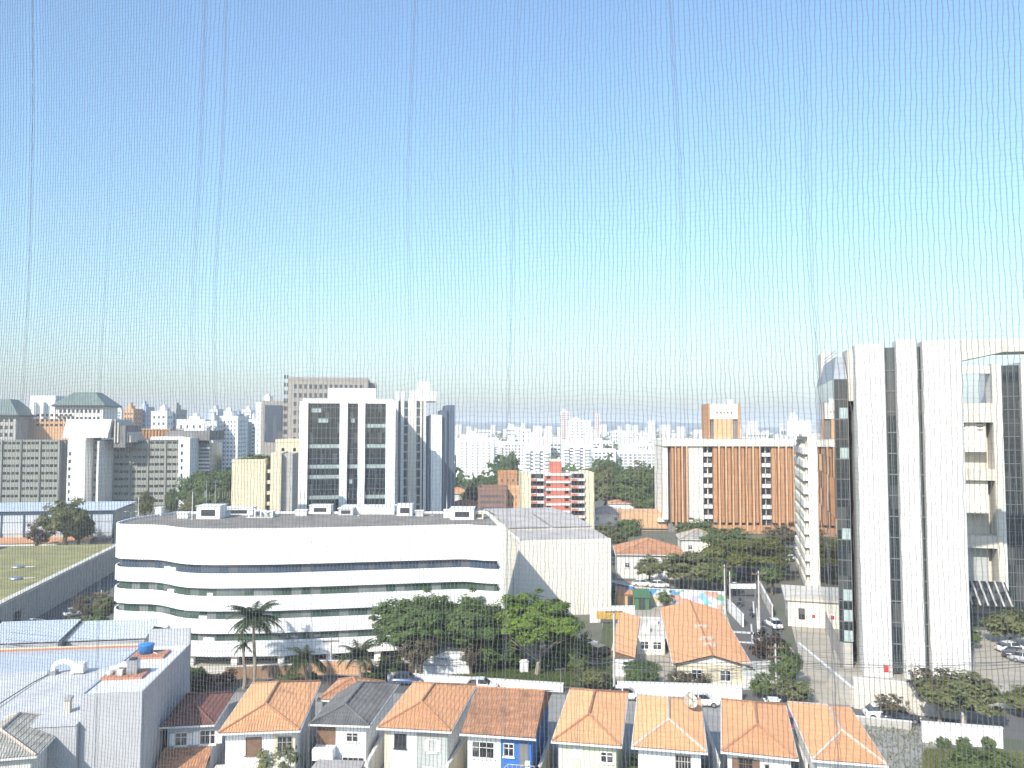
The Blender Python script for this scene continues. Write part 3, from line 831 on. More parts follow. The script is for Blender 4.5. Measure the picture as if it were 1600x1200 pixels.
# ---- mirror-glass and white-pier tower complex at the right
def right_tower():
    rz = R(-16)
    c = Vector((xx(1349, 1055, 105.2), 105.2, 0))
    t = thing('office_tower', 'white ribbed concrete tower with dark glass slots and mirror glass flank', 'building', c, rz)
    H = zz(538, 105.2)
    W = 12.85
    fx = [0, 3.66, 5.0, 7.6, 8.15, W]
    D = 3.2
    def pier(x0, x1, z0, z1, nm='pier'):
        # rounded, shallow ribs in the face of the pier: recessed vertical joints
        mb = MB(); r = 0.5; pts = []
        n = max(2, int((x1 - x0) / 0.62))
        pts.append((x0, D)); pts.append((x0, r)); pts.append((x0 + r * .3, r * .3)); pts.append((x0 + r, 0))
        w = (x1 - x0 - 2 * r) / n
        for k in range(1, n):
            xc = x0 + r + w * k
            pts += [(xc - .04, 0), (xc - .025, .05), (xc + .025, .05), (xc + .04, 0)]
        pts += [(x1 - r, 0), (x1 - r * .3, r * .3), (x1, r), (x1, D)]
        mb.prism(pts, z0, z1)
        return mb.build(nm, WHITE2, t)
    pier(fx[0], fx[1], 0, H)
    pier(fx[2], fx[3], -.3, H + .45)
    pier(fx[4], fx[5], 0, H + .25)
    # dark slots
    for (x0, x1) in ((fx[1], fx[2]), (fx[3], fx[4])):
        g = MB().box(x0, x1, 1.5, 2.4, 0.4, H - .4).build('glass_slot', GLASS, t)
        m = MB(); nf = 15
        for k in range(nf):
            z = 1.2 + (H - 2) * k / nf
            m.box(x0, x1, 1.36, 1.49, z, z + .16)
        m.box((x0 + x1) / 2 - .04, (x0 + x1) / 2 + .04, 1.4, 1.49, .5, H - .4)
        m.build('transoms', mat('grey_mullion', (.16, .17, .17), .5), g, kind='stuff')
    MB().box(.1, W - .1, 2.41, 24, 0, H - 1.2).build('core', CONCL, t)
    MB().box(-.6, 2.0, D + .01, D + 6, H - 7.5, H - .3).build('upper_wall', CONCL, t)
    # mirror glass block at the left flank, lower than the piers
    Hg = zz(592, 108)
    x0, x1, y0, y1 = -2.5, -0.75, 2.6, 28
    zb = 3.6
    MB().box(x0, x1, y0, y1, zb, Hg).build('curtain_wall_core', CONCD, t)
    # front face of dark glass with storey panes
    nf = 13; fh = (Hg - zb) / nf
    for k in range(nf):
        z = zb + fh * k
        row = 'pale' if k in (0, 1, 2, 5, 9, 11) else 'dark'
        for j in range(3):
            xa = x0 + .04 + (x1 - x0 - .08) * j / 3; xb = xa + (x1 - x0 - .08) / 3 - .06
            m = GLASS
            if row == 'pale' and j > 0: m = BLIND
            MB().box(xa, xb, y0 - .06, y0 - .004, z + .05, z + fh * (.55 if row == 'pale' else .97)).build('pane', m, t)
            if row == 'pale':
                MB().box(xa, xb, y0 - .058, y0 - .004, z + fh * .57, z + fh * .97).build('pane', GLASS, t)
    # mirror flank: each pane a flat sheet
    rng = random.Random(8)
    for k in range(nf):
        z = zb + fh * k
        for j in range(6):
            ya = y0 + .02 + (y1 - y0) * j / 6; yb = ya + (y1 - y0) / 6 - .05
            d = rng.uniform(0.0, .012)
            MB().add([(x0 - .03 - d, ya, z + .02), (x0 - .03, yb, z + .02), (x0 - .03, yb, z + fh - .02), (x0 - .03 - d, ya, z + fh - .02)], [(0, 3, 2, 1)]).build('mirror_pane', MIRROR, t)
    MB().box(x0 + .3, x1 - .1, y0 + .3, y1, 0, zb - .01).build('ground_wall', CONC, t)
    for k in range(3): MB().box(x0 - .0, x0 + .35, y0 + .1 + 9 * k, y0 + .45 + 9 * k, 0, zb - .01).build('column', CONCD, t)
    # sloped metal roof screen with a rail
    s = MB(); s.add([(x0, y0 + .2, Hg), (x1, y0 + .2, Hg), (x1, y1, Hg), (x0, y1, Hg), (x0 + .7, y0 + 3.4, Hg + 3.4), (x1, y0 + 3.4, Hg + 3.4), (x1, y1 - 1, Hg + 3.4), (x0 + .7, y1 - 1, Hg + 3.4)],
                    [(0, 1, 5, 4), (1, 2, 6, 5), (2, 3, 7, 6), (3, 0, 4, 7), (4, 5, 6, 7)])
    sc = s.build('roof_screen', mat('grey_screen_metal', (.30, .32, .34), .5, .08, .6, streak=.2), t)
    f = MB()
    for k in range(22):
        y = y0 + 3.4 + k * (y1 - y0 - 4.4) / 21
        f.tube((x0 + .8, y, Hg + 3.4), (x0 + .8, y, Hg + 4.4), .03, n=4)
    f.tube((x0 + .8, y0 + 3.4, Hg + 4.4), (x0 + .8, y1 - 1, Hg + 4.4), .04, n=4); f.tube((x0 + .8, y0 + 3.4, Hg + 3.9), (x0 + .8, y1 - 1, Hg + 3.9), .03, n=4)
    f.build('roof_rail', STEEL, sc, kind='stuff')
    MB().box(x0 + .3, x0 + 2.2, y1 - 5, y1 - 1, Hg + .2, Hg + 5.4).build('lift_housing', CONCL, t)
    # terraced frame between the two towers
    xr = 15.2; wr = 7.2; yb0 = 5.0
    ter = thing('terrace_frame', 'stacked white concrete terraces framed between the ribbed tower and its twin', 'building', Vector((xx(1497, 800, 137), 137, 0)), rz)
    Yt = 136
    def lz(py): return zz(py, Yt)
    X0, X1 = 0.0, 5.5
    MB().box(X0, X1 - .05, 2.2, 5, 0, lz(642) - .4).build('back_wall', CONCL, ter)
    slabs = [(628, 662), (735, 753), (831, 852)]
    MB().box(X0, X1, -1.2, 2.19, lz(660), lz(630)).build('terrace_front', CONCL, ter)
    MB().box(X0, X1, -1.2, 2.19, lz(750), lz(733)).build('terrace_front', CONCL, ter)
    MB().box(X0, X1, -1.2, 2.19, lz(855), lz(836)).build('terrace_front', CONCL, ter)
    MB().box(X0, X1 - .9, -.3, 2.19, lz(706), lz(660) - .01).build('recessed_wall', WARMW, ter)
    MB().box(X0, X1 - .9, -.3, 2.19, lz(802), lz(750) - .01).build('recessed_wall', WARMW, ter)
    MB().box(X0, X1 - .7, 1.2, 2.19, lz(922), lz(855) - .01).build('recessed_wall', GREYW, ter)
    MB().box(X0, X1, -.4, .8, lz(584), lz(572)).build('top_beam', CONCL, ter)
    for wx in (.4, 3.2):
        g = MB()
        for k in range(5): g.box(wx, wx + 1.0, -.4, -.31, lz(672 - 5 * k) , lz(672 - 5 * k) + .12)
        g.build('louvre_window', DARKM, ter, kind='stuff')
    # right hand fin wall of the frame
    MB().box(X1, X1 + .8, -1.4, 2.6, 0, lz(570)).build('fin_wall', CONCL, ter)
    # entrance canopy with skylight ribs
    cv = MB(); cv.add([(X0 - .2, -6.5, 3.6), (X1 + .8, -6.5, 3.6), (X1 + .8, -1.6, 6.6), (X0 - .2, -1.6, 6.6), (X0 - .2, -6.5, 3.3), (X1 + .8, -6.5, 3.3), (X1 + .8, -1.6, 6.3), (X0 - .2, -1.6, 6.3)],
                      [(0, 1, 2, 3), (4, 7, 6, 5), (0, 4, 5, 1), (1, 5, 6, 2), (2, 6, 7, 3), (3, 7, 4, 0)])
    co = cv.build('entrance_canopy', GLASS, ter)
    for k in range(6):
        x = X0 + k * 1.15
        MB().add([(x, -6.55, 3.62), (x + .28, -6.55, 3.62), (x + .28, -1.6, 6.78), (x, -1.6, 6.78), (x, -6.55, 3.5), (x + .28, -6.55, 3.5), (x + .28, -1.6, 6.5), (x, -1.6, 6.5)],
                 [(0, 1, 2, 3), (4, 7, 6, 5), (0, 4, 5, 1), (1, 5, 6, 2), (2, 6, 7, 3), (3, 7, 4, 0)]).build('canopy_rib', CONC, co)
    MB().box(X0, X1 + .6, -6.2, -1.7, 0, 3.28).build('entrance_glazing', GLASS, ter)
    # the twin tower to the right, and the link beam at the top
    tw = thing('twin_tower', 'second ribbed tower at the right edge with dark grid glass slot', 'building', ter.matrix_basis @ Vector((X1 + .83, -.8, 0)), rz)
    Hw = lz(570)
    g = MB().box(.75, 3.7, .9, 10, 0, Hw - .2).build('glass_slot', GLASS, tw)
    m = MB()
    for k in range(17): m.box(.75, 3.7, .76, .89, 1 + k * 2.3, 1.1 + k * 2.3)
    for j in range(4): m.box(.8 + j * .93, .88 + j * .93, .78, .89, .5, Hw - .3)
    m.build('mullions', mat('grey_mullion', (.16, .17, .17), .5), g, kind='stuff')
    MB().box(0, .74, 0, 10, 0, Hw).build('pier', WHITE2, tw)
    MB().box(3.71, 16, 0, 10, 0, Hw + .3).build('pier', WHITE2, tw)
    lb = MB(); zt, zm, ze = H + .2, zz(552, 103), zz(566, 104)
    xa, xb = W - .3, W + 30
    for yy in (0.6,):
        lb.add([(xa, yy, zt), (xb, yy, zt), (xb, yy, zm), (xa + 5.2, yy, zm), (xa, yy, ze),
                (xa, yy + 5, zt), (xb, yy + 5, zt), (xb, yy + 5, zm), (xa + 5.2, yy + 5, zm), (xa, yy + 5, ze)],
               [(0, 4, 3, 2, 1), (5, 6, 7, 8, 9), (0, 1, 6, 5), (1, 2, 7, 6), (2, 3, 8, 7), (3, 4, 9, 8), (4, 0, 5, 9)])
    lb.build('link_beam', CONCL, t)
    # red notice at the foot of the first pier
    MB().box(2.5, 3.05, -.06, -.005, .7, 1.6).build('notice', REDS, t)
    return t
RT = right_tower()

# ---- narrow pale block with slanted windows beside the mirror flank
def slant_block():
    Y = 158
    c = Vector((xx(1262, 700, Y), Y, 0)); rz = R(-16)
    t = thing('slanted_window_block', 'narrow pale concrete block with rows of slanted fin windows', 'building', c, rz)
    H = zz(682, Y)
    W, D = 2.6, 30
    MB().box(0, W, 0, D, 0, H).build('wall', WARMW, t)
    MB().box(W * .45, W * .62, -.25, -.01, 0, H - .6).build('pier', WARMW, t)
    n = 11; fh = (H - 1.5) / n
    for k in range(n):
        z = .6 + fh * k
        r = MB().box(-.9, -.02, .3, D, z, z + fh * .48).build('spandrel', WARMW, t)
        MB().box(-.08, -.004, .4, D - .2, z + fh * .5, z + fh * .98).build('window_ribbon', WINDOW, t)
        f = MB()
        for j in range(10):
            y = 1.0 + j * 2.9
            f.add([(-.85, y, z + fh * .49), (-.85, y + .25, z + fh * .49), (-.02, y + .25, z + fh * .49), (-.02, y, z + fh * .49),
                   (-.2, y, z + fh * .99), (-.2, y + .25, z + fh * .99), (-.02, y + .25, z + fh * .99), (-.02, y, z + fh * .99)],
                  [(0, 3, 2, 1), (4, 5, 6, 7), (0, 1, 5, 4), (1, 2, 6, 5), (2, 3, 7, 6), (3, 0, 4, 7)])
        f.build('fins', CONCL, r, kind='stuff')
    MB().box(-3.2, W * .6, 10, 16, H, H + 3.2).build('roof_hut', WHITE, t)
    MB().box(-.95, W + .1, -.1, D, H + .002, H + .5).build('parapet', WARMW, t)
slant_block()

# ---- orange brick office block with vertical fins
def orange_block():
    Y = 246; rz = R(-4)
    c = Vector((xx(1036, 700, Y), Y, 0))
    t = thing('brick_fin_block', 'orange brick office block with tall vertical fins and white panels', 'building', c, rz)
    H = zz(697, Y); s = Y / FPX * 1.004
    def X(px): return (px - 1036) * s
    W = X(1248); D = 26
    zb = zz(832, Y)
    MB().box(1.6, W, 1.8, D, 0, H - .02).build('core', CONCD, t)
    MB().box(-.2, W + .6, -.6, D + .4, H, H + 2.1).build('roof_slab', WARMW, t)
    MB().box(0.0, X(1043), .2, D - 1, 4, H - .01).build('end_panel', WARMW, t)
    # white panel bay
    for k in range(4):
        x0 = X(1073) + k * (X(1097) - X(1073)) / 4
        MB().box(x0 + .04, x0 + (X(1097) - X(1073)) / 4 - .04, .1, 1.79, 2, H - .01).build('white_panel', WARMW, t)
    # fins: alternate broad panels
    def fin(px0, px1, low):
        x0, x1 = X(px0), X(px1)
        MB().box(x0 + .02, x1 - .78, .15, 1.79, zb + 3.2, H - .01).build('brick_panel', ORANGE, t)
        MB().box(x1 - .46, x1 - .02, -.65, 1.79, zb + low, H - .012).build('fin', ORANGEL, t)
    for px0, px1 in ((1048, 1056), (1056, 1066), (1066, 1073)): fin(px0, px1, 1.0)
    e = [1112 + i * (1184 - 1112) / 7 for i in range(8)]
    for i in range(7): fin(e[i], e[i + 1], .6 + .5 * (i % 2))
    e = [1201 + i * (1246 - 1201) / 4 for i in range(5)]
    for i in range(4): fin(e[i], e[i + 1], .8)
    # window bays with white sills and planters
    for (a, b) in ((1098, 1111), (1185, 1200)):
        x0, x1 = X(a), X(b)
        n = 8; fh = (H - zb - 1) / n
        for k in range(n):
            z = zb + 1 + fh * k
            w = MB().box(x0, x1, 1.2, 1.79, z + fh * .38, z + fh * .98).build('window', WINDOW, t)
            MB().box((x0 + x1) / 2 - .12, (x0 + x1) / 2 + .12, 1.08, 1.195, z + fh * .38, z + fh * .98).build('mullion', WARMW, w)
            MB().box(x0, x1, .5, 1.79, z, z + fh * .36).build('balcony', WHITE2, t)
    # brick base and low wing
    MB().box(X(1073), W - 1, -.3, 1.78, 0, zb + 2.4).build('brick_base', ORANGE, t)
    wg = MB().box(X(972), X(1072), 4.2, 20, 0, zz(803, Y + 4)).build('low_wing', ORANGEL, t)
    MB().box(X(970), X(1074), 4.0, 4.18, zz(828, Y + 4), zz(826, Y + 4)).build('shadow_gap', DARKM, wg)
    MB().box(X(1028), X(1062), 3.2, 4.19, zz(815, Y + 4), zz(809, Y + 4)).build('porch', WARMW, wg)
    # penthouse tower
    x0, x1 = X(1112), X(1163); z0 = H + 2.1; z1 = zz(631, Y + 9)
    ph = MB().box(x0 + .4, x1 - .4, 9, 20, z0 + .01, z1 - .2).build('penthouse', CONCD, t)
    MB().box(x0, x0 + .7, 8.2, 20, z0 + .012, z1).build('penthouse_side', ORANGE, ph)
    MB().box(x1 - .7, x1, 8.2, 20, z0 + .012, z1).build('penthouse_side', ORANGE, ph)
    MB().box(x0 + .72, x1 - .72, 8.4, 8.99, zz(655, Y + 9), z1 - .1).build('white_front', WARMW, ph)
    MB().box(x0 + 2.0, x1 - 2.3, 8.5, 8.99, z0 + .012, zz(655, Y + 9) - .01).build('orange_front', ORANGEL, ph)
    for k in range(5):
        xc = x0 + (x1 - x0) * (.3 + .11 * k)
        MB().box(xc - .22, xc + .22, 8.34, 8.395, zz(646, Y + 9), zz(644, Y + 9) + .1).build('porthole', DARKM, ph)
    MB().box(x0 + 6.6, x0 + 8.2, 10, 12, z1 - .18, z1 + 1.4).build('tank', WHITE, ph)
    r = MB()
    for k in range(40):
        x = W * k / 39; r.tube((x, -.2, H + 2.1), (x, -.2, H + 3.0), .03, n=4)
    r.tube((0, -.2, H + 3.0), (W, -.2, H + 3.0), .035, n=4)
    r.build('roof_rail', STEEL, t, kind='stuff')
    mp = thing('flag_mast', 'white flag mast on the left roof end of the brick fin block', 'mast', t.matrix_basis @ Vector((X(1046), 3, H + 2.1)), 0)
    MB().tube((0, 0, 0), (0, 0, 5), .12, .07, 6).build('pole', WHITE, mp)
    MB().lathe([(.05, 0), (.16, .1), (.16, .2), (.03, .3)], (0, 0, 5), 8).build('finial', WHITE, mp)
    MB().box(-.3, .3, -.3, .3, 0, .2).build('foot', CONC, mp)
orange_block()

# ---- glass tower with white piers, and its companion
SLATE = mat('slate_blue_cladding', (.11, .14, .19), .35, .06, .4, spec=.5)
def glass_tower():
    Y = 236; rz = R(9)
    c = Vector((xx(466, 790, Y), Y, 0))
    t = thing('glass_tower', 'dark glass office tower with four white vertical piers behind curved office', 'building', c, rz)
    s = Y / FPX; H = zz(630, Y)
    def X(px): return (px - 466) * s * 1.008
    W = X(612); D = 26
    MB().box(.2, W - .2, .9, D, 0, H).build('core', CONCL, t)
    piers = [(466, 479), (527, 539), (555, 566), (598, 613)]
    for a, b in piers:
        MB().box(X(a), X(b), -.4, .89, 0, H + .5).build('pier', WHITE, t)
    MB().box(X(470), X(610), .2, 6, H + .002, H + 1.4).build('roof_band', WHITE, t)
    MB().box(X(507), X(582), 4, 16, H + 1.4, zz(606, Y + 4)).build('lift_housing', WHITE, t)
    nf = 13; fh = H / nf
    bays = [(479, 527), (539, 555), (566, 598)]
    light = {(3, 0), (6, 0), (8, 0), (3, 2), (6, 2), (8, 2), (5, 0), (10, 2), (6, 1)}
    rng = random.Random(4)
    for bi, (a, b) in enumerate(bays):
        x0, x1 = X(a) + .01, X(b) - .01
        for k in range(nf):
            z = fh * k
            m = GLASS
            o = MB().box(x0, x1, .5, .88, z + .02, z + fh - .02).build('storey_glazing', m, t)
            mu = MB(); n = max(2, int((x1 - x0) / 1.3))
            for j in range(1, n): mu.box(x0 + (x1 - x0) * j / n - .05, x0 + (x1 - x0) * j / n + .05, .42, .495, z + .03, z + fh - .03)
            mu.box(x0, x1, .43, .496, z + fh * .55, z + fh * .55 + .12)
            mu.build('mullions', mat('grey_mullion', (.16, .17, .17), .5), o, kind='stuff')
            if (k, bi) in light:
                MB().box(x0 + .02, x1 - .02, .455, .499, z + fh * .62, z + fh * .97).build('spandrel', BLIND, o)
            elif rng.random() < .3:
                q = rng.uniform(0, .6)
                MB().box(x0 + (x1 - x0) * q, x0 + (x1 - x0) * (q + .3), .46, .499, z + fh * .1, z + fh * .5).build('blind', BLIND, o)
    # companion tower, turned
    Y2 = 262
    c2 = Vector((xx(617, 790, Y2), Y2, 0))
    u = thing('companion_tower', 'white pier tower with blue glass and cut roof right of the glass tower', 'building', c2, R(9))
    s2 = Y2 / FPX
    def X2(px): return (px - 617) * s2 * 1.008
    H2 = zz(626, Y2)
    MB().box(0.3, X2(664), .6, 24, 0, H2).build('core', CONCD, u)
    for a, b, y, m, dz in ((617, 621, -.6, WHITE, 3), (625, 630, 0, WHITE, 3), (636, 649, 0, WARMW, 1), (655, 658, -.3, WARMW, 1), (660, 664, -.3, WHITE, 1)):
        MB().box(X2(a), X2(b), y, .59, 0, H2 + dz).build('pier', m, u)
    for a, b in ((630, 636), (649, 655)):
        g = MB().box(X2(a), X2(b), .3, .58, 0, H2 - .5).build('glass_slot', GLASSB, u)
        mu = MB()
        for k in range(14): mu.box(X2(a), X2(b), .2, .295, 1 + k * 2.9, 1.5 + k * 2.9)
        mu.build('transoms', STEEL, g, kind='stuff')
    MB().box(X2(640), X2(682), 5, 18, H2 + .002, H2 + 3.6).build('roof_block', WHITE2, u)
    MB().box(X2(652), X2(672), 8, 14, H2 + 3.6, H2 + 7).build('lift_housing', WHITE2, u)
    # right wing: broad blue glass corner, white pier, slate blue flank
    MB().box(X2(664) + .01, X2(672), 1.2, 24, 0, zz(650, Y2)).build('glass_corner', SLATE, u)
    MB().box(X2(672) + .01, X2(689), .9, 24, 0, zz(648, Y2)).build('broad_pier', WHITE, u)
    MB().box(X2(689) + .01, X2(697), 2.2, 24, 0, zz(640, Y2)).build('glass_corner', SLATE, u)
    MB().box(X2(697) + .01, X2(710), 3.2, 24, 0, zz(632, Y2)).build('flank_wall', SLATE, u)
    for k in range(3):
        MB().box(X2(697) + .3 + k * .9, X2(697) + .5 + k * .9, 3.06, 3.195, 0, zz(636, Y2)).build('rib', SLATE, u)
glass_tower()

# dark grid tower behind
def grid_tower():
    t, W, H, D = far_block('grid_tower', 'dark grey tower with square window grid behind the glass tower', 450, 572, 592, 300, mat('taupe_grid', (.36, .33, .29), .85, .08), 14, 14, D=26, rz=R(9), fw=.55, fh=.5, crown=0, group=None)
    MB().box(-10, -.05, 2, 22, 0, zz(626, 300)).build('shoulder_wall', mat('taupe_shoulder', (.34, .31, .28), .85, .08), t)
    MB().box(-8.6, -2.2, 1.7, 1.99, zz(690, 300), zz(633, 300)).build('dark_glass', GLASSB, t)
    MB().box(W + .05, W + 3, 3, 24, 0, H - 1).build('side_wing', mat('taupe_grid', (.36, .33, .29)), t)
    w = MB()
    for k in range(9):
        for j in range(2): w.box(-1.7 + j * 1.0, -1.0 + j * 1.0, 1.75, 1.99, zz(690, 300) + k * 3, zz(690, 300) + k * 3 + 1.5)
    w.build('windows', FARWIN, t, kind='stuff')
grid_tower()

# beige blocks left of the glass tower
def beige_blocks():
    t, W, H, D = far_block('beige_tower', 'beige stair tower with small dark windows beside the glass tower piers', 431, 470, 690, 246, CREAM, 9, 2, D=14, rz=R(9), fw=.25, fh=.4, crown=0, group=None, winm=WINDOW)
    a = R(9); Y = 205
    c = Vector((xx(361, 790, Y), Y, 0))
    t = thing('windowless_block', 'windowless cream block with planted roof and open stair slot', 'building', c, a)
    s = Y / FPX; X = lambda p: (p - 361) * s * 1.01
    H = zz(722, Y)
    MB().box(0, X(411), 0, 14, 0, H).build('wall', CREAM, t)
    MB().box(X(411) + .01, X(419), 2, 12, 0, H - 1).build('stair_slot', CONCD, t)
    for k in range(8): MB().box(X(411) + .02, X(419), .6, 1.99, 1 + k * 2.8, 1.9 + k * 2.8).build('stair_landing', CREAM, t)
    MB().box(X(419) + .01, X(435), -.4, 14, 0, zz(708, Y)).build('tall_wall', CREAM, t)
    MB().box(X(435) + .01, X(451), 1, 15, 0, zz(710, Y)).build('side_wall', CONC, t)
    MB().ring([(-.1, -.1), (X(411) - .1, -.1), (X(411) - .1, 14), (-.1, 14)], [(.4, .4), (X(411) - .6, .4), (X(411) - .6, 13.5), (.4, 13.5)], H + .002, H + .7).build('parapet', CREAM, t)
    put('roof_plants', CROWNS['shrubd'][0], t, loc=(X(395), 7, H + .6), scale=(4, 3.5, 1.1))
beige_blocks()

# ---- grey office slab at the left, with white stair towers
def left_offices():
    Y = 318; rz = R(4)
    c = Vector((xx(-60, 780, Y), Y, 0))
    t = thing('office_slab', 'grey olive office slab with window bands and white stair towers', 'building', c, rz)
    s = Y / FPX
    def X(px): return (px + 60) * s
    H = zz(688, Y)
    nf = 9; fh = H / nf
    def wing(x0, x1, y, m, zt=H, step=26):
        w = MB().box(x0, x1, y, y + 16, 0, zt).build('wall', m, t)
        g = MB(); p = MB()
        n = max(1, int((x1 - x0) / (step * s)))
        for b in range(n):
            a0 = x0 + (x1 - x0) * b / n + .5; a1 = x0 + (x1 - x0) * (b + 1) / n - .5
            k = max(2, int((a1 - a0) / 1.6))
            for f in range(nf):
                for j in range(k):
                    xa = a0 + (a1 - a0) * j / k
                    g.box(xa + .18, xa + (a1 - a0) / k - .18, y - .05, y + .1, f * fh + fh * .45, f * fh + fh * .8)
            p.box(a1 + .2, a1 + .8, y - .5, y - .06, 0, zt)
        g.build('windows', WINDOW, w, kind='stuff')
        p.build('piers', m, w, kind='stuff')
    wing(X(-60), X(84), 0, OLIVEC)
    wing(X(90), X(101), 3, OLIVEC, step=10)
    wing(X(128), X(148), 4, OLIVEC, step=20)
    wing(X(151), X(262), 9, OLIVEC)
    MB().box(X(84) + .02, X(90) - .02, 2.2, 14, 0, H - .2).build('recess', CONCD, t)
    st = MB().box(X(101) + .01, X(128) - .01, -2.5, 12, 0, H + 1.0).build('stair_tower', WHITE, t)
    for k in range(7): MB().box(X(101) + .6, X(101) + 1.3, -2.56, -2.49, 3 + k * fh, 4.4 + k * fh).build('slit_window', DARKM, st)
    MB().box(X(148) + .005, X(151) - .005, -4, 9, 0, H - .3).build('white_fin', WHITE, t)
    tp = MB(); zb = H + 1.0; z1 = zz(655, Y); zc = zz(690, Y)
    tp.add([(X(92), -2.2, zb), (X(160), -2.2, zb), (X(166), -2.2, z1), (X(97), -2.2, z1), (X(92), 18, zb), (X(160), 18, zb), (X(166), 18, z1), (X(97), 18, z1)],
           [(0, 1, 2, 3), (7, 6, 5, 4), (0, 4, 5, 1), (1, 5, 6, 2), (2, 6, 7, 3), (3, 7, 4, 0)])
    tp.build('crown_block', WHITE, t)
    sb = MB()
    for k in range(6):
        x = X(168) + k * X(-56)
        sb.box(x, x + .45, -1 + .5 * k, 16, H - 1, z1 - k * 1.3)
    sb.build('sun_fins', CONCL, t, kind='stuff')
    MB().box(X(166), X(184), 0, 16, H - 3, z1 - 2.5).build('stepped_block', CONCD, t)
    ew = MB().box(X(262) + .01, X(280), 3, 24, 0, zz(684, Y)).build('end_stair_tower', WHITE, t)
    for k in range(8): MB().box(X(266), X(266) + .8, 2.94, 3.02, 3 + k * fh, 4.4 + k * fh).build('slit_window', DARKM, ew)
    MB().box(X(210), X(262), 8.6, 20, H + .01, zz(683, Y)).build('roof_wall', WHITE, t)
left_offices()

# ---- green pyramid roofed towers at the left skyline
def pyramid_tower(label, px0, px1, ybody, yroof, Y, m, eave=(0, 0), rows=8, cols=7):
    loc, W, H = place(px0, px1, ybody, Y, R(5))
    t = thing('pyramid_roof_tower', label, 'building', loc, R(5), 'green roofed towers')
    D = W * .8
    MB().box(0, W, 0, D, 0, H).build('wall', m, t)
    w = MB(); win_rows(w, 'f', W, D, .05 * W, .95 * W, cols, H * .45, H - 1, rows, .6, .5); w.build('windows', WINDOW, t, kind='stuff')
    h = zz(yroof, Y) - H; o = W * .07; k = .27
    r = MB(); r.add([(-o, -o, H), (W + o, -o, H), (W + o, D + o, H), (-o, D + o, H), (W * k, D * k, H + h), (W * (1 - k), D * k, H + h), (W * (1 - k), D * (1 - k), H + h), (W * k, D * (1 - k), H + h)],
                    [(0, 3, 2, 1), (0, 1, 5, 4), (1, 2, 6, 5), (2, 3, 7, 6), (3, 0, 4, 7), (4, 5, 6, 7)])
    ro = r.build('roof', COPPER, t)
    MB().box(-o - .1, W + o + .1, -o - .1, D + o + .1, H - .9, H - .05).build('eave', DARKM, ro)
    rb = MB()
    for i in range(1, 12):
        x = -o + (W + 2 * o) * i / 12; f = .96
        xt = W * k + (W * (1 - 2 * k)) * i / 12
        rb.tube((x, -o, H + .05), (x + (xt - x) * f, -o + (D * k + o) * f, H + h * f), .12, n=4)
    rb.build('roof_seams', COPPER, ro, kind='stuff')
    return t, W, H, D
t, W, H, D = pyramid_tower('white tower with green hipped copper roof above the grey office slab', 88, 158, 633, 612, 470, WHITE2, rows=5, cols=10)
MB().box(-16, -1.5, 2, 20, 0, zz(618, 470)).build('lift_tower', WHITE, t)
for k in range(3): MB().box(-19 + k * 5.2, -17.4 + k * 5.2, -1, 20, 0, zz(628 + 10 * (k == 0), 470)).build('pier', WHITE, t)
MB().box(-14, W * .4, -1.2, 1.9, 0, zz(655, 470)).build('brick_front', ORANGEL, t)
w = MB(); win_rows(w, 'f', W, D, -11, W * .38, 8, zz(668, 470), zz(645, 470), 3, .6, .5)
w.v = [(x, y - 1.25, z) for x, y, z in w.v]; w.build('arched_windows', WINDOW, t, kind='stuff')
pyramid_tower('green roofed tower cut by the left edge of the skyline', -45, 22, 648, 623, 450, CONC, rows=5, cols=8)

# ================================================================== BLOCKS ACROSS THE DISTRICT
BLUEG = mat('blue_grey_paint', (.42, .47, .55), .8, .06)
PALEG = mat('pale_grey_paint', (.60, .61, .62), .8, .05)
PINK = mat('pinkish_paint', (.66, .55, .50), .8, .05)
FB = far_block
N = 'apartment_block'
# left of the glass tower
FB(N, 'orange and white tower with blue grey flank above the brick band', 193, 209, 640, 560, ORANGEL, 12, 3, D=14, seed=1)
FB(N, 'blue grey gridded tower touching the orange and white tower', 211, 228, 637, 575, BLUEG, 13, 5, D=14, seed=2)
FB(N, 'pale far tower peeking left of the orange and white tower', 176, 190, 641, 900, PALEG, 14, 4, seed=3)
FB(N, 'white slab block with grey flank on the left skyline', 236, 261, 644, 520, WHITE, 9, 3, D=18, seed=4, fw=.4)
FB(N, 'grey flank block joined right of the white slab block', 262, 275, 641, 530, CONC, 9, 2, D=18, seed=5)
FB(N, 'low broad white block over the dark concrete office roof', 276, 320, 657, 500, WHITE, 6, 4, D=18, fw=.3, seed=6)
FB(N, 'white tower with grey balconies left of the white twins', 321, 339, 660, 410, PALEG, 15, 3, D=14, balc=True, mr=GREYP, seed=7)
FB(N, 'broad white tower between two balconied towers', 341, 372, 652, 420, WHITE, 15, 5, D=16, fw=.35, seed=8)
FB(N, 'white tower with dark balcony stack behind the cream block', 374, 388, 661, 440, GREYP, 16, 2, D=14, balc=True, mr=WHITE, seed=9)
FB(N, 'slim white tower left of the tall plain white tower', 388.5, 399, 657, 445, WHITE, 15, 2, D=14, seed=10)
FB(N, 'tall plain white tower left of the dark grid tower', 400, 425, 631, 372, WHITE, 16, 4, D=14, fw=.16, fh=.6, seed=11)
FB(N, 'far pale tower above the balconied white tower', 328, 340, 640, 760, PALEG, 16, 3, seed=12)
FB(N, 'far white tower above the broad white tower', 346, 362, 643, 800, WHITE, 16, 4, seed=13)
FB(N, 'far grey tower on the skyline right of the broad white tower', 364, 374, 647, 820, BLUEG, 16, 3, seed=14)
FB(N, 'far white tower in the skyline gap near the tall plain tower', 378, 392, 641, 860, WHITE, 16, 3, seed=15)
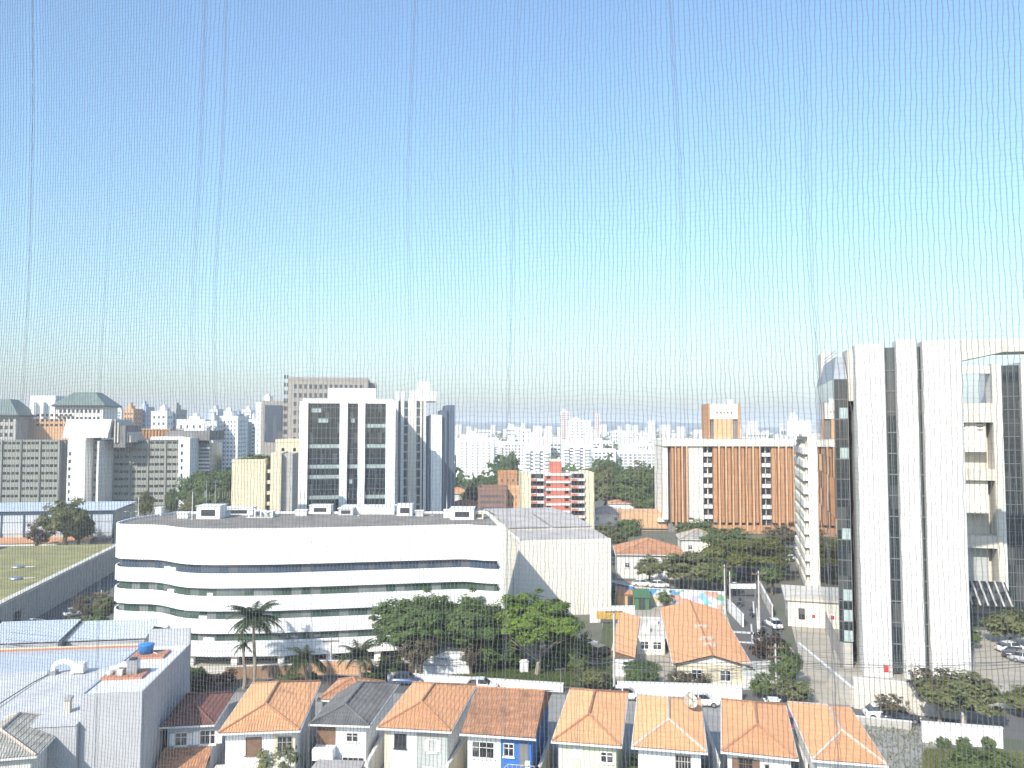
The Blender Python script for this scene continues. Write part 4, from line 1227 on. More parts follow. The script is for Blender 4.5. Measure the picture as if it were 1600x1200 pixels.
FB(N, 'small far grey block at right of the green pyramid roof', 163, 174, 637, 950, BLUEG, 12, 3, seed=16)
FB(N, 'far white block just right of the orange tower group', 228.5, 236, 668, 700, WHITE, 6, 2, crown=0, seed=17)
# brick band, dark topped office
def band_office():
    Y = 350
    t = thing('brick_band_building', 'low orange brick band building behind the grey office slab', 'building', (xx(188, 680, Y), Y, 0), R(4))
    s = Y / FPX; W = 75 * s; H = zz(672, Y)
    MB().box(0, W, 0, 18, 0, H).build('wall', ORANGEL, t)
    p = MB()
    for k in range(16): p.box(k * W / 15 - .3, k * W / 15 + .3, -.5, -.01, 0, H + .2)
    p.build('piers', ORANGE, t, kind='stuff')
    for k in range(4): MB().box(1.2 + k * 1.9, 2.2 + k * 1.9, -.06, .02, zz(684, Y), zz(682, Y) + .6).build('window', DARKM, t)
    MB().box(-.2, W + .2, -.6, 18, H + .21, H + .6).build('coping', ORANGEL, t)
    u = thing('green_glass_office', 'green glass office with dark concrete cap and white floor edges', 'building', (xx(264, 690, 338), 338, 0), R(4))
    s = 338 / FPX; W = 62 * s; H = zz(673, 338)
    MB().box(0, W, 0, 18, 0, zz(692, 338)).build('core', GLASSG, u)
    MB().box(-.5, W + .5, -2, 19, zz(688, 338), H).build('concrete_cap', CONCD, u)
    lo = MB()
    for k in range(10): lo.box(k * W / 10 + .2, (k + 1) * W / 10 - .2, -.6, -.02, zz(692, 338), zz(689, 338))
    lo.build('louvres', DARKM, u, kind='stuff')
    for k in range(7):
        z = zz(736, 338) + k * (zz(696, 338) - zz(736, 338)) / 7
        MB().box(-.2, W + .2, -.8, -.02, z, z + .8).build('floor_edge', BLIND if k > 3 else WHITE2, u)
band_office()
# right of the companion tower: the white district
FB(N, 'broad white apartment block with two window stacks right of companion tower', 713, 772, 687, 500, WHITE, 12, 6, D=20, fw=.32, fh=.35, seed=20)
FB(N, 'white apartment block with balconies stepping back behind the broad one', 765, 786, 694, 540, WHITE, 10, 3, D=16, balc=True, seed=21)
FB(N, 'long low white block on the tree line right of the companion tower', 718, 757, 680, 700, WHITE2, 5, 6, D=16, crown=.2, seed=22)
FB(N, 'long white block with many windows above the orange brick box', 770, 822, 692, 610, WHITE, 7, 9, D=14, crown=.15, seed=23)
FB(N, 'white block with dark balcony rows directly behind the salmon building', 817, 860, 700, 430, WHITE, 9, 5, D=16, balc=True, seed=24)
FB(N, 'white balconied block right behind the salmon building lift hut', 878, 924, 695, 460, WHITE, 10, 5, D=16, balc=True, seed=25)
FB(N, 'long white terrace block behind the white balconied blocks', 838, 925, 690, 640, WHITE2, 5, 14, D=14, crown=0, seed=26)
FB(N, 'white villa block with dark window band left of big dark trees', 926, 962, 703, 560, WHITE, 5, 5, D=14, crown=.2, seed=27)
FB(N, 'stepped white block above the dark trees beside brick fin block', 963, 1030, 706, 570, WHITE, 5, 8, D=16, fw=.7, seed=28)
FB(N, 'upper white block over the stepped block near the brick fin block', 985, 1034, 694, 700, WHITE, 5, 8, D=16, crown=.25, seed=29)
FB(N, 'large far white tower in the centre of the skyline', 888, 923, 657, 1150, WHITE, 9, 4, fw=.3, crown=.3, seed=30)
FB(N, 'far pinkish tower left of the large central white tower', 876, 890, 643, 1300, PINK, 16, 3, seed=31)
FB(N, 'thin far tower right of the large central white tower', 930, 937, 646, 1350, PINK, 16, 2, crown=0, seed=32)
FB(N, 'far white slab below the hills right of the centre', 956, 990, 674, 1250, WHITE, 4, 8, D=20, crown=0, seed=33)
FB(N, 'far cream slab below the hills near the brick fin block', 991, 1024, 677, 1220, WARMW, 4, 8, D=20, crown=0, seed=34)
FB(N, 'small far white tower among trees right of the companion tower', 792, 804, 668, 950, WHITE, 6, 3, seed=35)
FB(N, 'small far white block beside the small white tower among trees', 815, 829, 671, 1000, WHITE, 5, 3, crown=0, seed=36)
FB(N, 'thin far white tower left of the cream far slab', 978, 985, 664, 1400, WHITE, 8, 2, crown=0, seed=37)
FB(N, 'low far white row left of the central white tower', 838, 876, 684, 900, WHITE2, 3, 9, crown=.15, seed=38)
FB(N, 'low far white row right of the central white tower', 925, 958, 690, 820, WHITE, 4, 6, crown=.2, seed=39)
FB(N, 'far white block at the foot of hills, left of low white row', 742, 768, 672, 1300, WHITE2, 4, 6, crown=0, seed=40)
FB(N, 'white roof building with stepped top between orange block and slanted block', 1240, 1262, 664, 300, WHITE, 8, 4, crown=.3, seed=41)
FB(N, 'low far white block right of the brick penthouse', 1166, 1200, 676, 1200, WHITE2, 3, 7, crown=0, seed=42)

# salmon apartment building
def salmon():
    Y = 244; rz = R(4)
    t = thing('salmon_building', 'salmon red and white apartment building with cream end piers', 'building', (xx(816, 745, Y), Y, 0), rz)
    s = Y / FPX; X = lambda p: (p - 816) * s * 1.005
    H = zz(740, Y); W = X(928); D = 14
    MB().box(.3, W - .3, .8, D, 0, H - .2).build('core', WARMW, t)
    MB().box(0, X(829), -.4, D, 0, H + .1).build('end_pier', CREAM, t)
    MB().box(X(914), W, -.4, D, 0, H + .3).build('end_pier', CREAM, t)
    n = 8; fh = H / n
    for k in range(n):
        z = fh * k
        MB().box(X(851), X(890), .2, .79, z + .02, z + fh * .68).build('red_panel', REDP, t)
        MB().box(X(850), X(891), 0, .785, z + fh * .7, z + fh).build('floor_edge', WARMW, t)
        for (a, b) in ((829.3, 850), (892, 913.6)):
            bl = MB().box(X(a), X(b), -.9, .79, z, z + fh * .34).build('balcony', WHITE2 if k % 2 else PINK, t)
            MB().box(X(a) + .3, X(b) - .3, .5, .79, z + fh * .36, z + fh * .95).build('window', WINDOW, t)
            MB().box(X(a), X(a) + (X(b) - X(a)) * .45, -.94, -.905, z + fh * .02, z + fh * .3).build('red_rail', REDP, bl)
        for a in (854, 882):
            MB().box(X(a), X(a + 6), .12, .195, z + fh * .3, z + fh * .62).build('window', WINDOW, t)
    hut = MB().box(X(864), X(880), 4, 10, H - .19, zz(722, Y)).build('lift_hut', REDP, t)
    MB().box(X(863), X(881), 3.8, 10.2, zz(722, Y) + .002, zz(719, Y)).build('hut_roof', WARMW, hut)
salmon()
def small_mid():
    t, W, H, D = FB('brick_box', 'orange brick box block left of the salmon building', 778, 808, 740, 282, ORANGE, 5, 3, D=10, fw=.3, crown=0, group=None, seed=50)
    t, W, H, D = FB('brown_block', 'low dark brown block below the orange brick box', 747, 791, 765, 262, BROWN, 4, 8, D=12, fw=.8, fh=.45, crown=0, group=None, seed=51)
    t, W, H, D = FB('orange_annex', 'low orange annex wall joining the brown block and salmon building', 791, 816, 765, 266, ORANGEL, 3, 4, D=10, fw=.3, crown=0, group=None, seed=52)
small_mid()

def simple_house(label, px, ybase, w, d, h, rise, wallm, roofm, rz=0.0, name='house', front='hip', Y=None, win=2, group=None):
    b = P(px, ybase, 0)
    t = thing(name, label, 'house', b, rz, group)
    MB().box(-w/2 + .4, w/2 - .4, .4, d - .4, 0, h + .05).build('wall', wallm, t)
    hip_roof(t, w, d, h, rise, roofm, RIDGE, x0=-w/2, y0=0, front=front, run=min(w/2, d/2) * .8)
    for k in range(win):
        house_window(t, -w/2 + w * (k + .5) / win, h * .45, .9, 1.0, y=.4)
    return t
simple_house('tile roofed white house with porch right of the white box hall', 1017, 905, 15, 12, 5.2, 2.6, WHITE2, TILE2, R(-5), win=3)
simple_house('small brown roofed house at the foot of the companion tower', 728, 808, 12, 10, 4, 2.2, WARMW, TILE2, R(6))
simple_house('white walled house with tile roof beside the brown block', 716, 790, 11, 10, 5, 2.2, WHITE2, TILE, R(6))
simple_house('low white house before the orange wing left end', 948, 822, 12, 10, 4.2, 2.0, WHITE, FIBRO, R(-4))
simple_house('low white house row above the orange wing under the dark trees', 985, 806, 16, 10, 4.5, 1.8, WHITE, TILE2, R(-4))
simple_house('white flat roofed house peeking between orange wing and dark trees', 1015, 800, 10, 9, 4.5, 1.6, WHITE2, FIBRO, R(-4))
simple_house('pale house half hidden by the bright spreading tree', 1095, 872, 10, 9, 4.6, 2.0, WARMW, TILEW, R(-5))

# ================================================================== LEFT: warehouse, wall with lawn roof
def blue_warehouse():
    Y = 206; rz = R(-3)
    t = thing('warehouse', 'white panelled warehouse with navy frame and pale low roof', 'warehouse', (xx(-70, 850, Y), Y, 0), R(7))
    s = Y / FPX; X = lambda p: (p + 70) * s * 1.0
    W = X(162); D = 16; H = zz(800, Y)
    MB().box(0, W, 0, D, 0, H).build('wall', GREYW, t)
    nb = 7
    for k in range(nb):
        for j in range(2):
            z0 = zz(836, Y) + j * (H - zz(836, Y)) / 2 + .15
            MB().box(W * k / nb + .25, W * (k + 1) / nb - .25, -.14, -.005, z0, z0 + (H - zz(836, Y)) / 2 - .3).build('panel', mat('shaded_white_panel', (.46, .50, .55), .7, .05), t)  # white panels, their shade put into the colour as a blue-grey tint
    f = []
    for k in range(nb + 1): MB().box(W * k / nb - .2, W * k / nb + .2, -.25, -.15, 0, H).build('post', NAVY, t)
    MB().box(-.3, W + .3, -.32, -.26, H - .9, H + .1).build('fascia', NAVY, t)
    MB().add([(-.5, -.6, H + .12), (W + .5, -.6, H + .12), (W + .5, D, H + .9), (-.5, D, H + .9), (-.5, -.6, H + .0), (W + .5, -.6, H + .0), (W + .5, D, H + .7), (-.5, D, H + .7)],
             [(0, 1, 2, 3), (7, 6, 5, 4), (0, 4, 5, 1), (1, 5, 6, 2), (2, 6, 7, 3), (3, 7, 4, 0)]).build('roof', METAL, t)
    w = MB()
    for k in range(14): w.box(W * .35 + k * 1.5, W * .35 + k * 1.5 + 1.0, -.12, -.006, 1.4, 3.0)
    w.build('windows', WINDOW, t, kind='stuff')
    MB().box(W + .4, W + 5, 2, D - 4, 0, H * .62).build('side_annex', WHITE2, t)
    MB().box(W + .35, W + 5.2, 1.8, D - 3.8, H * .62 + .005, H * .62 + .35).build('annex_coping', NAVY, t)
blue_warehouse()
def shed(label, px, py, w, d, h, m, wm, rz=0):
    t = thing('shed', label, 'shed', P(px, py, 0), rz)
    MB().box(-w/2, w/2, 0, d, 0, h).build('wall', wm, t)
    mb = MB(); n = int(w / .35) * 2
    vs = []
    for y, z in ((-.3, h + .05), (d + .3, h + .9)):
        for i in range(n + 1): vs.append((-w/2 - .3 + (w + .6) * i / n, y, z + .05 * (i % 2)))
    mb.add(vs, [(i, i + 1, n + 2 + i, n + 1 + i) for i in range(n)])
    mb.build('roof_sheet', m, t)
    MB().box(-w * .2, w * .1, -.05, .02, 0, h * .8).build('door', DARKM, t)
shed('long low shed with red tile roof behind the lawn wall', 35, 868, 30, 7, 3.0, TILE, WHITE2, R(8))
shed('small shed with dull red roof at the lawn wall far end', 105, 864, 20, 6, 2.8, TILER, CONC, R(8))
shed('grey sheet roofed shed beside the street lamp', 150, 862, 7, 6, 2.8, METAL, WHITE2, R(8))

def lawn_wall():
    a, b = P(0, 1000, 0), P(183, 890, 0)
    d = (b - a); d.z = 0; d.normalize()
    a = a - d * 25; b2 = b + d * 4; n = Vector((-d.y, d.x, 0))
    c = (a + b2) / 2
    t = thing('retaining_wall', 'long concrete retaining wall holding a dry lawn terrace', 'wall', (c.x, c.y, 0), 0)
    h = 5.6
    L = (b2 - a).length
    def quad(p, q, w0, w1, z0, z1):
        mb = MB(); A = p + n * w0; B = q + n * w0; C = q + n * w1; D = p + n * w1
        mb.add([(v.x, v.y, z0) for v in (A, B, C, D)] + [(v.x, v.y, z1) for v in (A, B, C, D)], [(0, 3, 2, 1), (4, 5, 6, 7), (0, 1, 5, 4), (1, 2, 6, 5), (2, 3, 7, 6), (3, 0, 4, 7)])
        return mb
    k = 12
    for i in range(k):
        p = a + d * (L * i / k + .03); q = a + d * (L * (i + 1) / k - .03)
        quad(p, q, 0, .6, 0, h - .5).build('wall_panel', CONC, t, world=True)
    quad(a, b2, .08, .55, 0, h - .55).build('wall_core', CONCD, t, world=True)
    quad(a, b2, -.15, 1.0, h - .5, h).build('coping', CONCL, t, world=True)
    quad(a, b2, 1.01, 24, 0, h - .25).build('lawn', GRASSY, t, world=True)
    for i, s in enumerate((.25, .33)):
        p = a + d * (L * s); quad(p, p + d * 2.6, -.09, -.01, .1, 3.0).build('gate', DARKM, t, world=True)
    # vents and tank lids on the lawn
    for i, (px, py, lab) in enumerate(((25, 905, 'grey dish shaped vent on the dry lawn, nearer one'), (28, 887, 'grey dish shaped vent on the dry lawn, farther one'))):
        b = P(px, py, h - .25)
        v = thing('roof_vent', lab, 'vent', b, 0)
        MB().lathe([(1.1, 0), (1.15, .25), (.9, .4), (.2, .5)], (0, 0, 0), 14).build('cap', STEEL, v, smooth=True)
        MB().tube((.9, .2, .1), (3.0, .6, .15), .08, n=6).build('pipe', WHITE2, v)
lawn_wall()

# ================================================================== FOREGROUND LEFT: grey block with white roof, sheds, tiled house
def grey_block():
    Hb = 9.5
    A = P(222, 1081, Hb); rz = R(7.6)
    t = thing('commercial_building', 'tall grey rendered block with white roof terrace beside the houses', 'building', (A.x, A.y, 0), rz)
    Rm = Matrix.Rotation(-rz, 2)
    W = (P(222, 1081, Hb) - P(135, 1079, Hb)).length
    Ld = (P(296, 1006, Hb) - A).length
    MB().box(-W, 0, 0, Ld, 0, Hb - .45).build('wall', GREYP, t)
    MB().ring([(-W, 0), (0, 0), (0, Ld), (-W, Ld)], [(-W + .18, .18), (-.18, .18), (-.18, Ld - .18), (-W + .18, Ld - .18)], Hb - .448, Hb).build('parapet', GREYP, t)
    MB().box(-W + .19, -.19, .19, Ld - .19, Hb - .44, Hb - .12).build('roof', mat('white_membrane', (.70, .71, .73), .6, .06, .6), t)
    MB().box(-.02, .06, .5, .9, 1, Hb - .5).build('downpipe', GREYP, t)
    # upstand at back corner
    MB().box(-4.2, -.01, Ld + .01, Ld + .35, 0, Hb + 1.6).build('rear_wall', GREYP, t)
    # lower long roof behind and to the left
    zl = 7.6
    L0 = MB(); L0.box(-W - 26, -W - .02, -.6, 24, 0, zl - .5); L0.build('low_wing', GREYP, t)
    L1 = MB(); L1.add([(-W - 26, -.7, zl - .4), (-W - .02, -.7, zl - .4), (-W - .02, 14, zl), (-W - 26, 14, zl), (-W - 26, -.7, zl - .499), (-W - .02, -.7, zl - .499), (-W - .02, 14, zl - .499), (-W - 26, 14, zl - .499)],
                      [(0, 1, 2, 3), (7, 6, 5, 4), (0, 4, 5, 1), (1, 5, 6, 2), (2, 6, 7, 3), (3, 7, 4, 0)])
    L1.build('low_roof', mat('pale_membrane', (.57, .565, .55), .75, .1, .5, stain=.2), t)
    L2 = MB(); L2.add([(-W - 26, 14.01, zl), (-W - .02, 14.01, zl), (-W + 1.5, 24, zl - .6), (-W - 26, 24, zl - .6), (-W - 26, 14.01, zl - .52), (-W - .02, 14.01, zl - .52), (-W + 1.5, 24, zl - .8), (-W - 26, 24, zl - .8)],
                      [(0, 1, 2, 3), (7, 6, 5, 4), (0, 4, 5, 1), (1, 5, 6, 2), (2, 6, 7, 3), (3, 7, 4, 0)])
    L2.build('low_roof', METAL, t)
    MB().box(-W - 26, -W + 2, 24.01, 24.3, zl - 1, zl - .35).build('tile_coping', TERRA, t)
    MB().box(-W - 26, -W + 2, 24.31, 24.6, zl - 1, zl - .25).build('cream_coping', CREAM, t)
    return t, W, Ld, Hb
GB, GW, GL, GH = grey_block()
def deck(label, cx, cy, w, d):
    t = thing('tiled_deck', label, 'deck', GB.matrix_basis @ Vector((cx, cy, GH - .12)), GB.rotation_euler[2], 'terracotta slabs on the white roof')
    n = 6
    for k in range(n): MB().box(-w/2 + k * w / n + .015, -w/2 + (k + 1) * w / n - .015, -d/2, d/2, 0, .22).build('slab', TERRA, t)
    return t
deck('terracotta slab with air conditioning plant near the front of white roof', -3.1, 5.4, 3.6, 2.7)
deck('terracotta slab carrying the blue water tank on white roof', -2.9, 11.8, 3.2, 2.6)
def tank():
    t = thing('water_tank', 'round blue plastic water tank on terracotta slab', 'water tank', GB.matrix_basis @ Vector((-3.4, 12.0, GH + .1)), 0)
    MB().lathe([(.62, 0), (.74, .75), (.76, .8), (.7, .84)], (0, 0, 0), 20).build('tank_body', BLUEP, t, smooth=True)
    MB().lathe([(.8, .82), (.8, .9), (.5, 1.0), (.12, 1.06)], (0, 0, 0), 20).build('lid', BLUEP, t, smooth=True)
    MB().tube((.7, 0, .1), (1.2, -.2, 0), .04, n=6).build('pipe', WHITE, t)
tank()
def ac_plant():
    t = thing('air_conditioning_plant', 'white duct fans and steel box on front terracotta slab', 'air conditioner', GB.matrix_basis @ Vector((-3.2, 5.4, GH + .1)), GB.rotation_euler[2])
    MB().box(.25, 1.15, -.5, .5, 0, 1.25).build('fan_casing', STEEL, t)
    MB().lathe([(.36, 0), (.36, .12), (.1, .14)], (.7, 0, 1.25), 14).build('fan', DARKM, t)
    MB().path([Vector((.2, 0, .7)), Vector((-.4, .1, .75)), Vector((-.8, .2, .45)), Vector((-1.4, .1, .4))], .24, 8).build('duct', WHITE, t)
    MB().lathe([(.3, 0), (.34, .35), (.3, .7), (.12, .8)], (-.35, .55, .1), 12).build('extractor', WHITE, t, smooth=True)
    MB().lathe([(.24, 0), (.28, .3), (.1, .4)], (-1.2, -.45, .0), 12).build('extractor', WHITE, t, smooth=True)
    MB().box(-.6, 0, -.75, -.35, 0, .5).build('motor_box', WHITE2, t)
    for k in range(4): MB().tube((-1.0 + k * .5, -.9, 0), (-1.0 + k * .5, -.9, .5), .03, n=5).build('stand', STEEL, t)
ac_plant()
def roof_fans():
    t = thing('exhaust_unit', 'white exhaust ducts standing on the pale low roof at left', 'exhaust', GB.matrix_basis @ Vector((-GW - 6.2, 13.0, 7.55)), GB.rotation_euler[2])
    MB().path([Vector((-1.4, 0, .1)), Vector((-1.2, 0, 1.0)), Vector((-.2, .1, 1.25)), Vector((.6, 0, .9))], .28, 8).build('duct', WHITE, t)
    MB().box(.5, 1.7, -.5, .5, .15, 1.1).build('fan_box', WHITE2, t)
    MB().box(-1.8, -1.0, -.4, .4, 0, .4).build('motor_box', STEEL, t)
    MB().path([Vector((-1.7, -.3, .1)), Vector((-2.1, -3, .08)), Vector((-2.6, -14, .0)), Vector((-3, -20, -.25))], .05, 5).build('cable', DARKM, t)
roof_fans()
def metal_roof(label, a, b, z, d):
    p = P(a[0], a[1], z); q = P(b[0], b[1], z)
    t = thing('metal_shed', label, 'shed', (p.x, p.y, 0), math.atan2(q.y - p.y, q.x - p.x))
    W = (q - p).length
    MB().box(.2, W - .2, .2, d - .2, 0, z - .3).build('wall', GREYP, t)
    n = int(W / .45)
    for k in range(n):
        x0 = W * k / n; x1 = W * (k + 1) / n
        MB().add([(x0 + .02, 0, z), (x1 - .02, 0, z), (x1 - .02, d, z + 1.0), (x0 + .02, d, z + 1.0), (x0 + .02, 0, z - .12), (x1 - .02, 0, z - .12), (x1 - .02, d, z + .85), (x0 + .02, d, z + .85)],
                 [(0, 1, 2, 3), (7, 6, 5, 4), (0, 4, 5, 1), (1, 5, 6, 2), (2, 6, 7, 3), (3, 7, 4, 0)]).build('roof_sheet', METAL, t)
metal_roof('pale blue metal roofed shed behind the low roof at far left', (-40, 1006), (92, 1001), 6.0, 7)
metal_roof('grey metal roofed shed between far left shed and blue tank', (100, 1001), (228, 996), 5.6, 6)
def left_tiled_house():
    ze = 6.3
    A = P(-95, 1193, ze); B = P(56, 1181, ze); C = P(118, 1123, ze)
    rz = math.atan2(B.y - A.y, B.x - A.x)
    t = thing('tiled_house', 'house with lichen grey hipped tile roof at bottom left', 'house', (A.x, A.y, 0), rz)
    W = (B - A).length; L = (C - B).length
    MB().box(.5, W - .5, .5, L - .3, 0, ze - .05).build('wall', WHITE2, t)
    hip_roof(t, W, L, ze, 1.5, TILEW, MORTAR, run=W * .32)
    MB().box(W - .1, W + .35, L - 1.4, L - .7, 2, ze + 2.1).build('chimney', CONCL, t)
    MB().box(W - .2, W + .45, L - 1.5, L - .6, ze + 2.1, ze + 2.3).build('chimney_cap', CONC, t)
    return t
left_tiled_house()

# ================================================================== ROW OF HOUSES
def row_house(label, FLp, FRp, BLp, ze, rise, roofm, wallm, capm=RIDGE, front='hip', back='hip', run=None, runb=None, name='house', inset=.45):
    A = P(*FLp, ze); B = P(*FRp, ze); C = P(*BLp, ze)
    rz = math.atan2(B.y - A.y, B.x - A.x)
    W = (B - A).length
    e2 = Vector((-math.sin(rz), math.cos(rz), 0)); L = (C - A).dot(e2)
    t = thing(name, label, 'house', (A.x, A.y, 0), rz, 'tile roofed houses in the front row')
    MB().box(inset, W - inset, inset + .3, L - .3, 0, ze - .04).build('wall', wallm, t)
    hip_roof(t, W, L, ze, rise, roofm, capm, front=front, back=back, run=run, runb=runb)
    return t, W, L, inset + .3
def wall_patch(t, x0, x1, y, z0, z1, m, name='wall_panel'):
    return MB().box(x0, x1, y - .03, y + .1, z0, z1).build(name, m, t)

# house in the grey block's shade, partly put into its dark tiles and bluish render
t, W, L, y = row_house('house with dark red roof in the shade of the grey block', (250, 1136), (334, 1132), (277, 1086), 4.7, 1.2, TILER, mat('shade_tinted_render', (.42, .46, .54), .85, .06), capm=TILER, run=2.4, runb=3.8)
house_window(t, 1.7, 2.7, 1.0, 1.1, y=y, shutters=True); house_window(t, 4.1, 2.7, 1.3, 1.2, y=y, shutters=True, bars=2)
lean = MB(); n = Vector((0, -2.2, -.8)).normalized()
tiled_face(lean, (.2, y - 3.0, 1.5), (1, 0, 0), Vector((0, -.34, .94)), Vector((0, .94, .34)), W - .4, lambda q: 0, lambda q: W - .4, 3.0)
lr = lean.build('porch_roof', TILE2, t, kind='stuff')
MB().box(.3, W - .4, y - 2.9, y - .04, 1.2, 1.46).build('porch_beam', TIMBER, lr)
for x in (.5, W - .8): MB().box(x, x + .25, y - 2.8, y - 2.55, 0, 1.19).build('porch_post', CONCL, lr)

# hipped house with brown shutters
t, W, L, y = row_house('hipped orange roof house with brown shutter window, second in row', (341, 1146), (468, 1141), (377, 1069), 5.6, 1.5, TILE, WHITE, run=2.7, runb=4.7)
o = house_window(t, 2.9, 3.4, 1.25, 1.4, y=y, frame=TIMBER, glass=TIMBER, bars=0)
house_window(t, 5.6, 3.5, 1.2, 1.3, y=y, frame=CONC, bars=2)
wall_patch(t, 4.6, 5.0, y, 0, 5.5, CREAM); wall_patch(t, 6.3, W - .46, y, 0, 5.5, CREAM)
MB().box(-.3, W * .8, y - 4.5, y - .04, 2.4, 2.62).build('terrace_slab', WARMW, t)
MB().box(-.3, W * .8, y - 4.6, y - 4.45, 2.63, 3.3).build('terrace_wall', WHITE2, t)
MB().box(-.25, W * .78, y - 4.4, y - .05, 0, 2.39).build('terrace_room', WARMW, t)

# small orange roof and the long dark grey roof
ze = 5.0
A = P(497, 1093, ze); B = P(546, 1095, ze)
t = thing('rear_annex', 'small orange tiled annex behind the dark grey roof', 'house', (A.x, A.y, 0), math.atan2(B.y - A.y, B.x - A.x))
MB().box(.3, 4.6, .5, 5.6, 0, ze - .05).build('wall', WHITE2, t)
hip_roof(t, 5.2, 6.2, ze, 1.3, TILE2, RIDGE, run=3.2)
t, W, L, y = row_house('dark sooty grey roofed house with white front, third in row', (484, 1131), (576, 1134), (548, 1066), 5.3, 1.2, TILEG, WHITE, capm=TILEG, run=1.8, runb=3.8)
house_window(t, 3.8, 3.6, 1.0, .7, y=y, frame=WHITE2); house_window(t, 3.9, .9, 1.9, 1.2, y=y, frame=WHITE2, bars=3)
wall_patch(t, .45, 2.2, y, 2.8, 5.2, TIMBER, 'balcony_recess')
MB().box(.4, 2.3, y - 1.2, y - .04, 2.2, 3.2).build('balcony', WHITE, t)
MB().box(1.2, 5.2, y - 5.5, y - 1.4, 0, 2.2).build('garage', CONC, t)
MB().box(1.0, 5.4, y - 5.7, y - 1.3, 2.202, 2.4).build('garage_roof', FIBRO, t)

t, W, L, y = row_house('orange hipped roof house with white and grey walls, fourth in row', (590, 1137), (704, 1143), (651, 1067), 5.6, 1.5, TILE, WHITE, run=2.7, runb=4.7)
house_window(t, 1.9, 3.7, 1.0, 1.1, y=y, frame=DARKM); o = house_window(t, 4.9, 3.5, .7, 1.0, y=y, shutters=True, bars=0)
wall_patch(t, 3.4, W - .44, y, 0, 5.5, GREYW); wall_patch(t, .44, .9, y, 0, 5.5, CREAM)
g = MB()
for k in range(6): g.box(4.0, 5.2, y - .09, y - .035, 1.0 + k * .2, 1.12 + k * .2)
g.build('louvre', WHITE, t, kind='stuff')
MB().box(5.2, 6.4, y - 1.6, y - .04, 1.7, 1.8).build('awning', WHITE, t)
MB().box(1.5, 5.6, y - 6.2, y - 3.4, 0, 1.9).build('porch', CONC, t)
lean = MB(); tiled_face(lean, (1.3, y - 6.6, 1.95), (1, 0, 0), Vector((0, -.2, .98)), Vector((0, .98, .2)), 4.6, lambda q: 0, lambda q: 4.6, 3.4)
lean.build('porch_roof', TILE2, t, kind='stuff')

# ridge across: house with the blue wall
def blue_house():
    ze = 5.7
    A = P(720, 1146, ze); B = P(836, 1154, ze); rz = math.atan2(B.y - A.y, B.x - A.x); W = (B - A).length
    t = thing('house', 'brown tiled roof house with white front and bright blue wall', 'house', (A.x, A.y, 0), rz, 'tile roofed houses in the front row')
    L = 12.5; y = .75; run = 6.4; rise = 1.9
    MB().box(.45, W - .45, y, L - .3, 0, ze - .04).build('wall', WHITE, t)
    mb = MB(); sl = math.hypot(run, rise)
    tiled_face(mb, (0, 0, ze), (1, 0, 0), Vector((0, -rise, run)) / sl, Vector((0, run, rise)) / sl, W, lambda q: 0, lambda q: W, sl)
    sl2 = math.hypot(L - run, rise)
    tiled_face(mb, (W, L, ze), (-1, 0, 0), Vector((0, rise, L - run)) / sl2, Vector((0, -(L - run), rise)) / sl2, W, lambda q: 0, lambda q: W, sl2)
    r = mb.build('roof', TILE2, t, kind='stuff')
    MB().add([(0.05, .05, ze - .1), (W - .05, .05, ze - .1), (W - .05, run, ze + rise - .1), (.05, run, ze + rise - .1), (.05, L - .05, ze - .1), (W - .05, L - .05, ze - .1)],
             [(0, 1, 2, 3), (3, 2, 5, 4), (0, 4, 5, 1), (0, 3, 4), (1, 5, 2)]).build('roof_deck', TIMBER, r)
    MB().tube((0, run, ze + rise + .06), (W, run, ze + rise + .06), .14, n=6).build('ridge_cap', RIDGE, r)
    MB().box(-.1, W + .1, -.12, -.01, ze - .16, ze).build('gutter', WHITE2, r)
    MB().box(-.1, 0, 0, L, ze - .15, ze).build('verge', DARKM, r)
    wall_patch(t, W * .52, W - .44, y, 0, ze - .05, BLUEW)
    MB().box(W - .449, W - .42, y + .11, L - .3, 0, ze - .05).build('side_wall', BLUEW, t)
    house_window(t, W * .28, 3.5, 1.9, 1.3, y=y, frame=WHITE2, bars=2)
    house_window(t, W * .63, 3.8, .8, 1.0, y=y - .03)
    house_window(t, W * .2, .5, 1.0, 1.3, y=y, frame=CONC); house_window(t, W * .42, .5, 1.1, 1.1, y=y, frame=CONC)
    d = MB().box(W * .77, W * .9, y - .09, y - .031, 2.9, 5.0).build('door', CONCD, t)
    # outside blue stair with rail
    st = MB().box(W * .66, W - .46, y - 1.6, y - .04, 0, 2.75).build('stair_block', BLUEW, t)
    for k in range(9): MB().box(W * .66 - .28 * (k + 1), W * .66 - .28 * k - .01, y - 1.5, y - .1, 0, 2.7 - .3 * k).build('step', BLUEW, t)
    r2 = MB()
    for k in range(7): r2.tube((W * .66 + k * .38, y - 1.55, 2.75), (W * .66 + k * .38, y - 1.55, 3.7), .025, n=4)
    r2.tube((W * .66, y - 1.55, 3.7), (W * .66 + 2.3, y - 1.55, 3.7), .04, n=5); r2.tube((W * .66, y - 1.55, 3.7), (W * .66 - 2.6, y - 1.55, 1.0), .04, n=5)
    r2.build('stair_rail', CONC, t, kind='stuff')
    MB().box(W * .88, W * .94, y - 1.4, y - 1.0, 2.76, 3.9).build('gas_cabinet', WHITE, t)
blue_house()

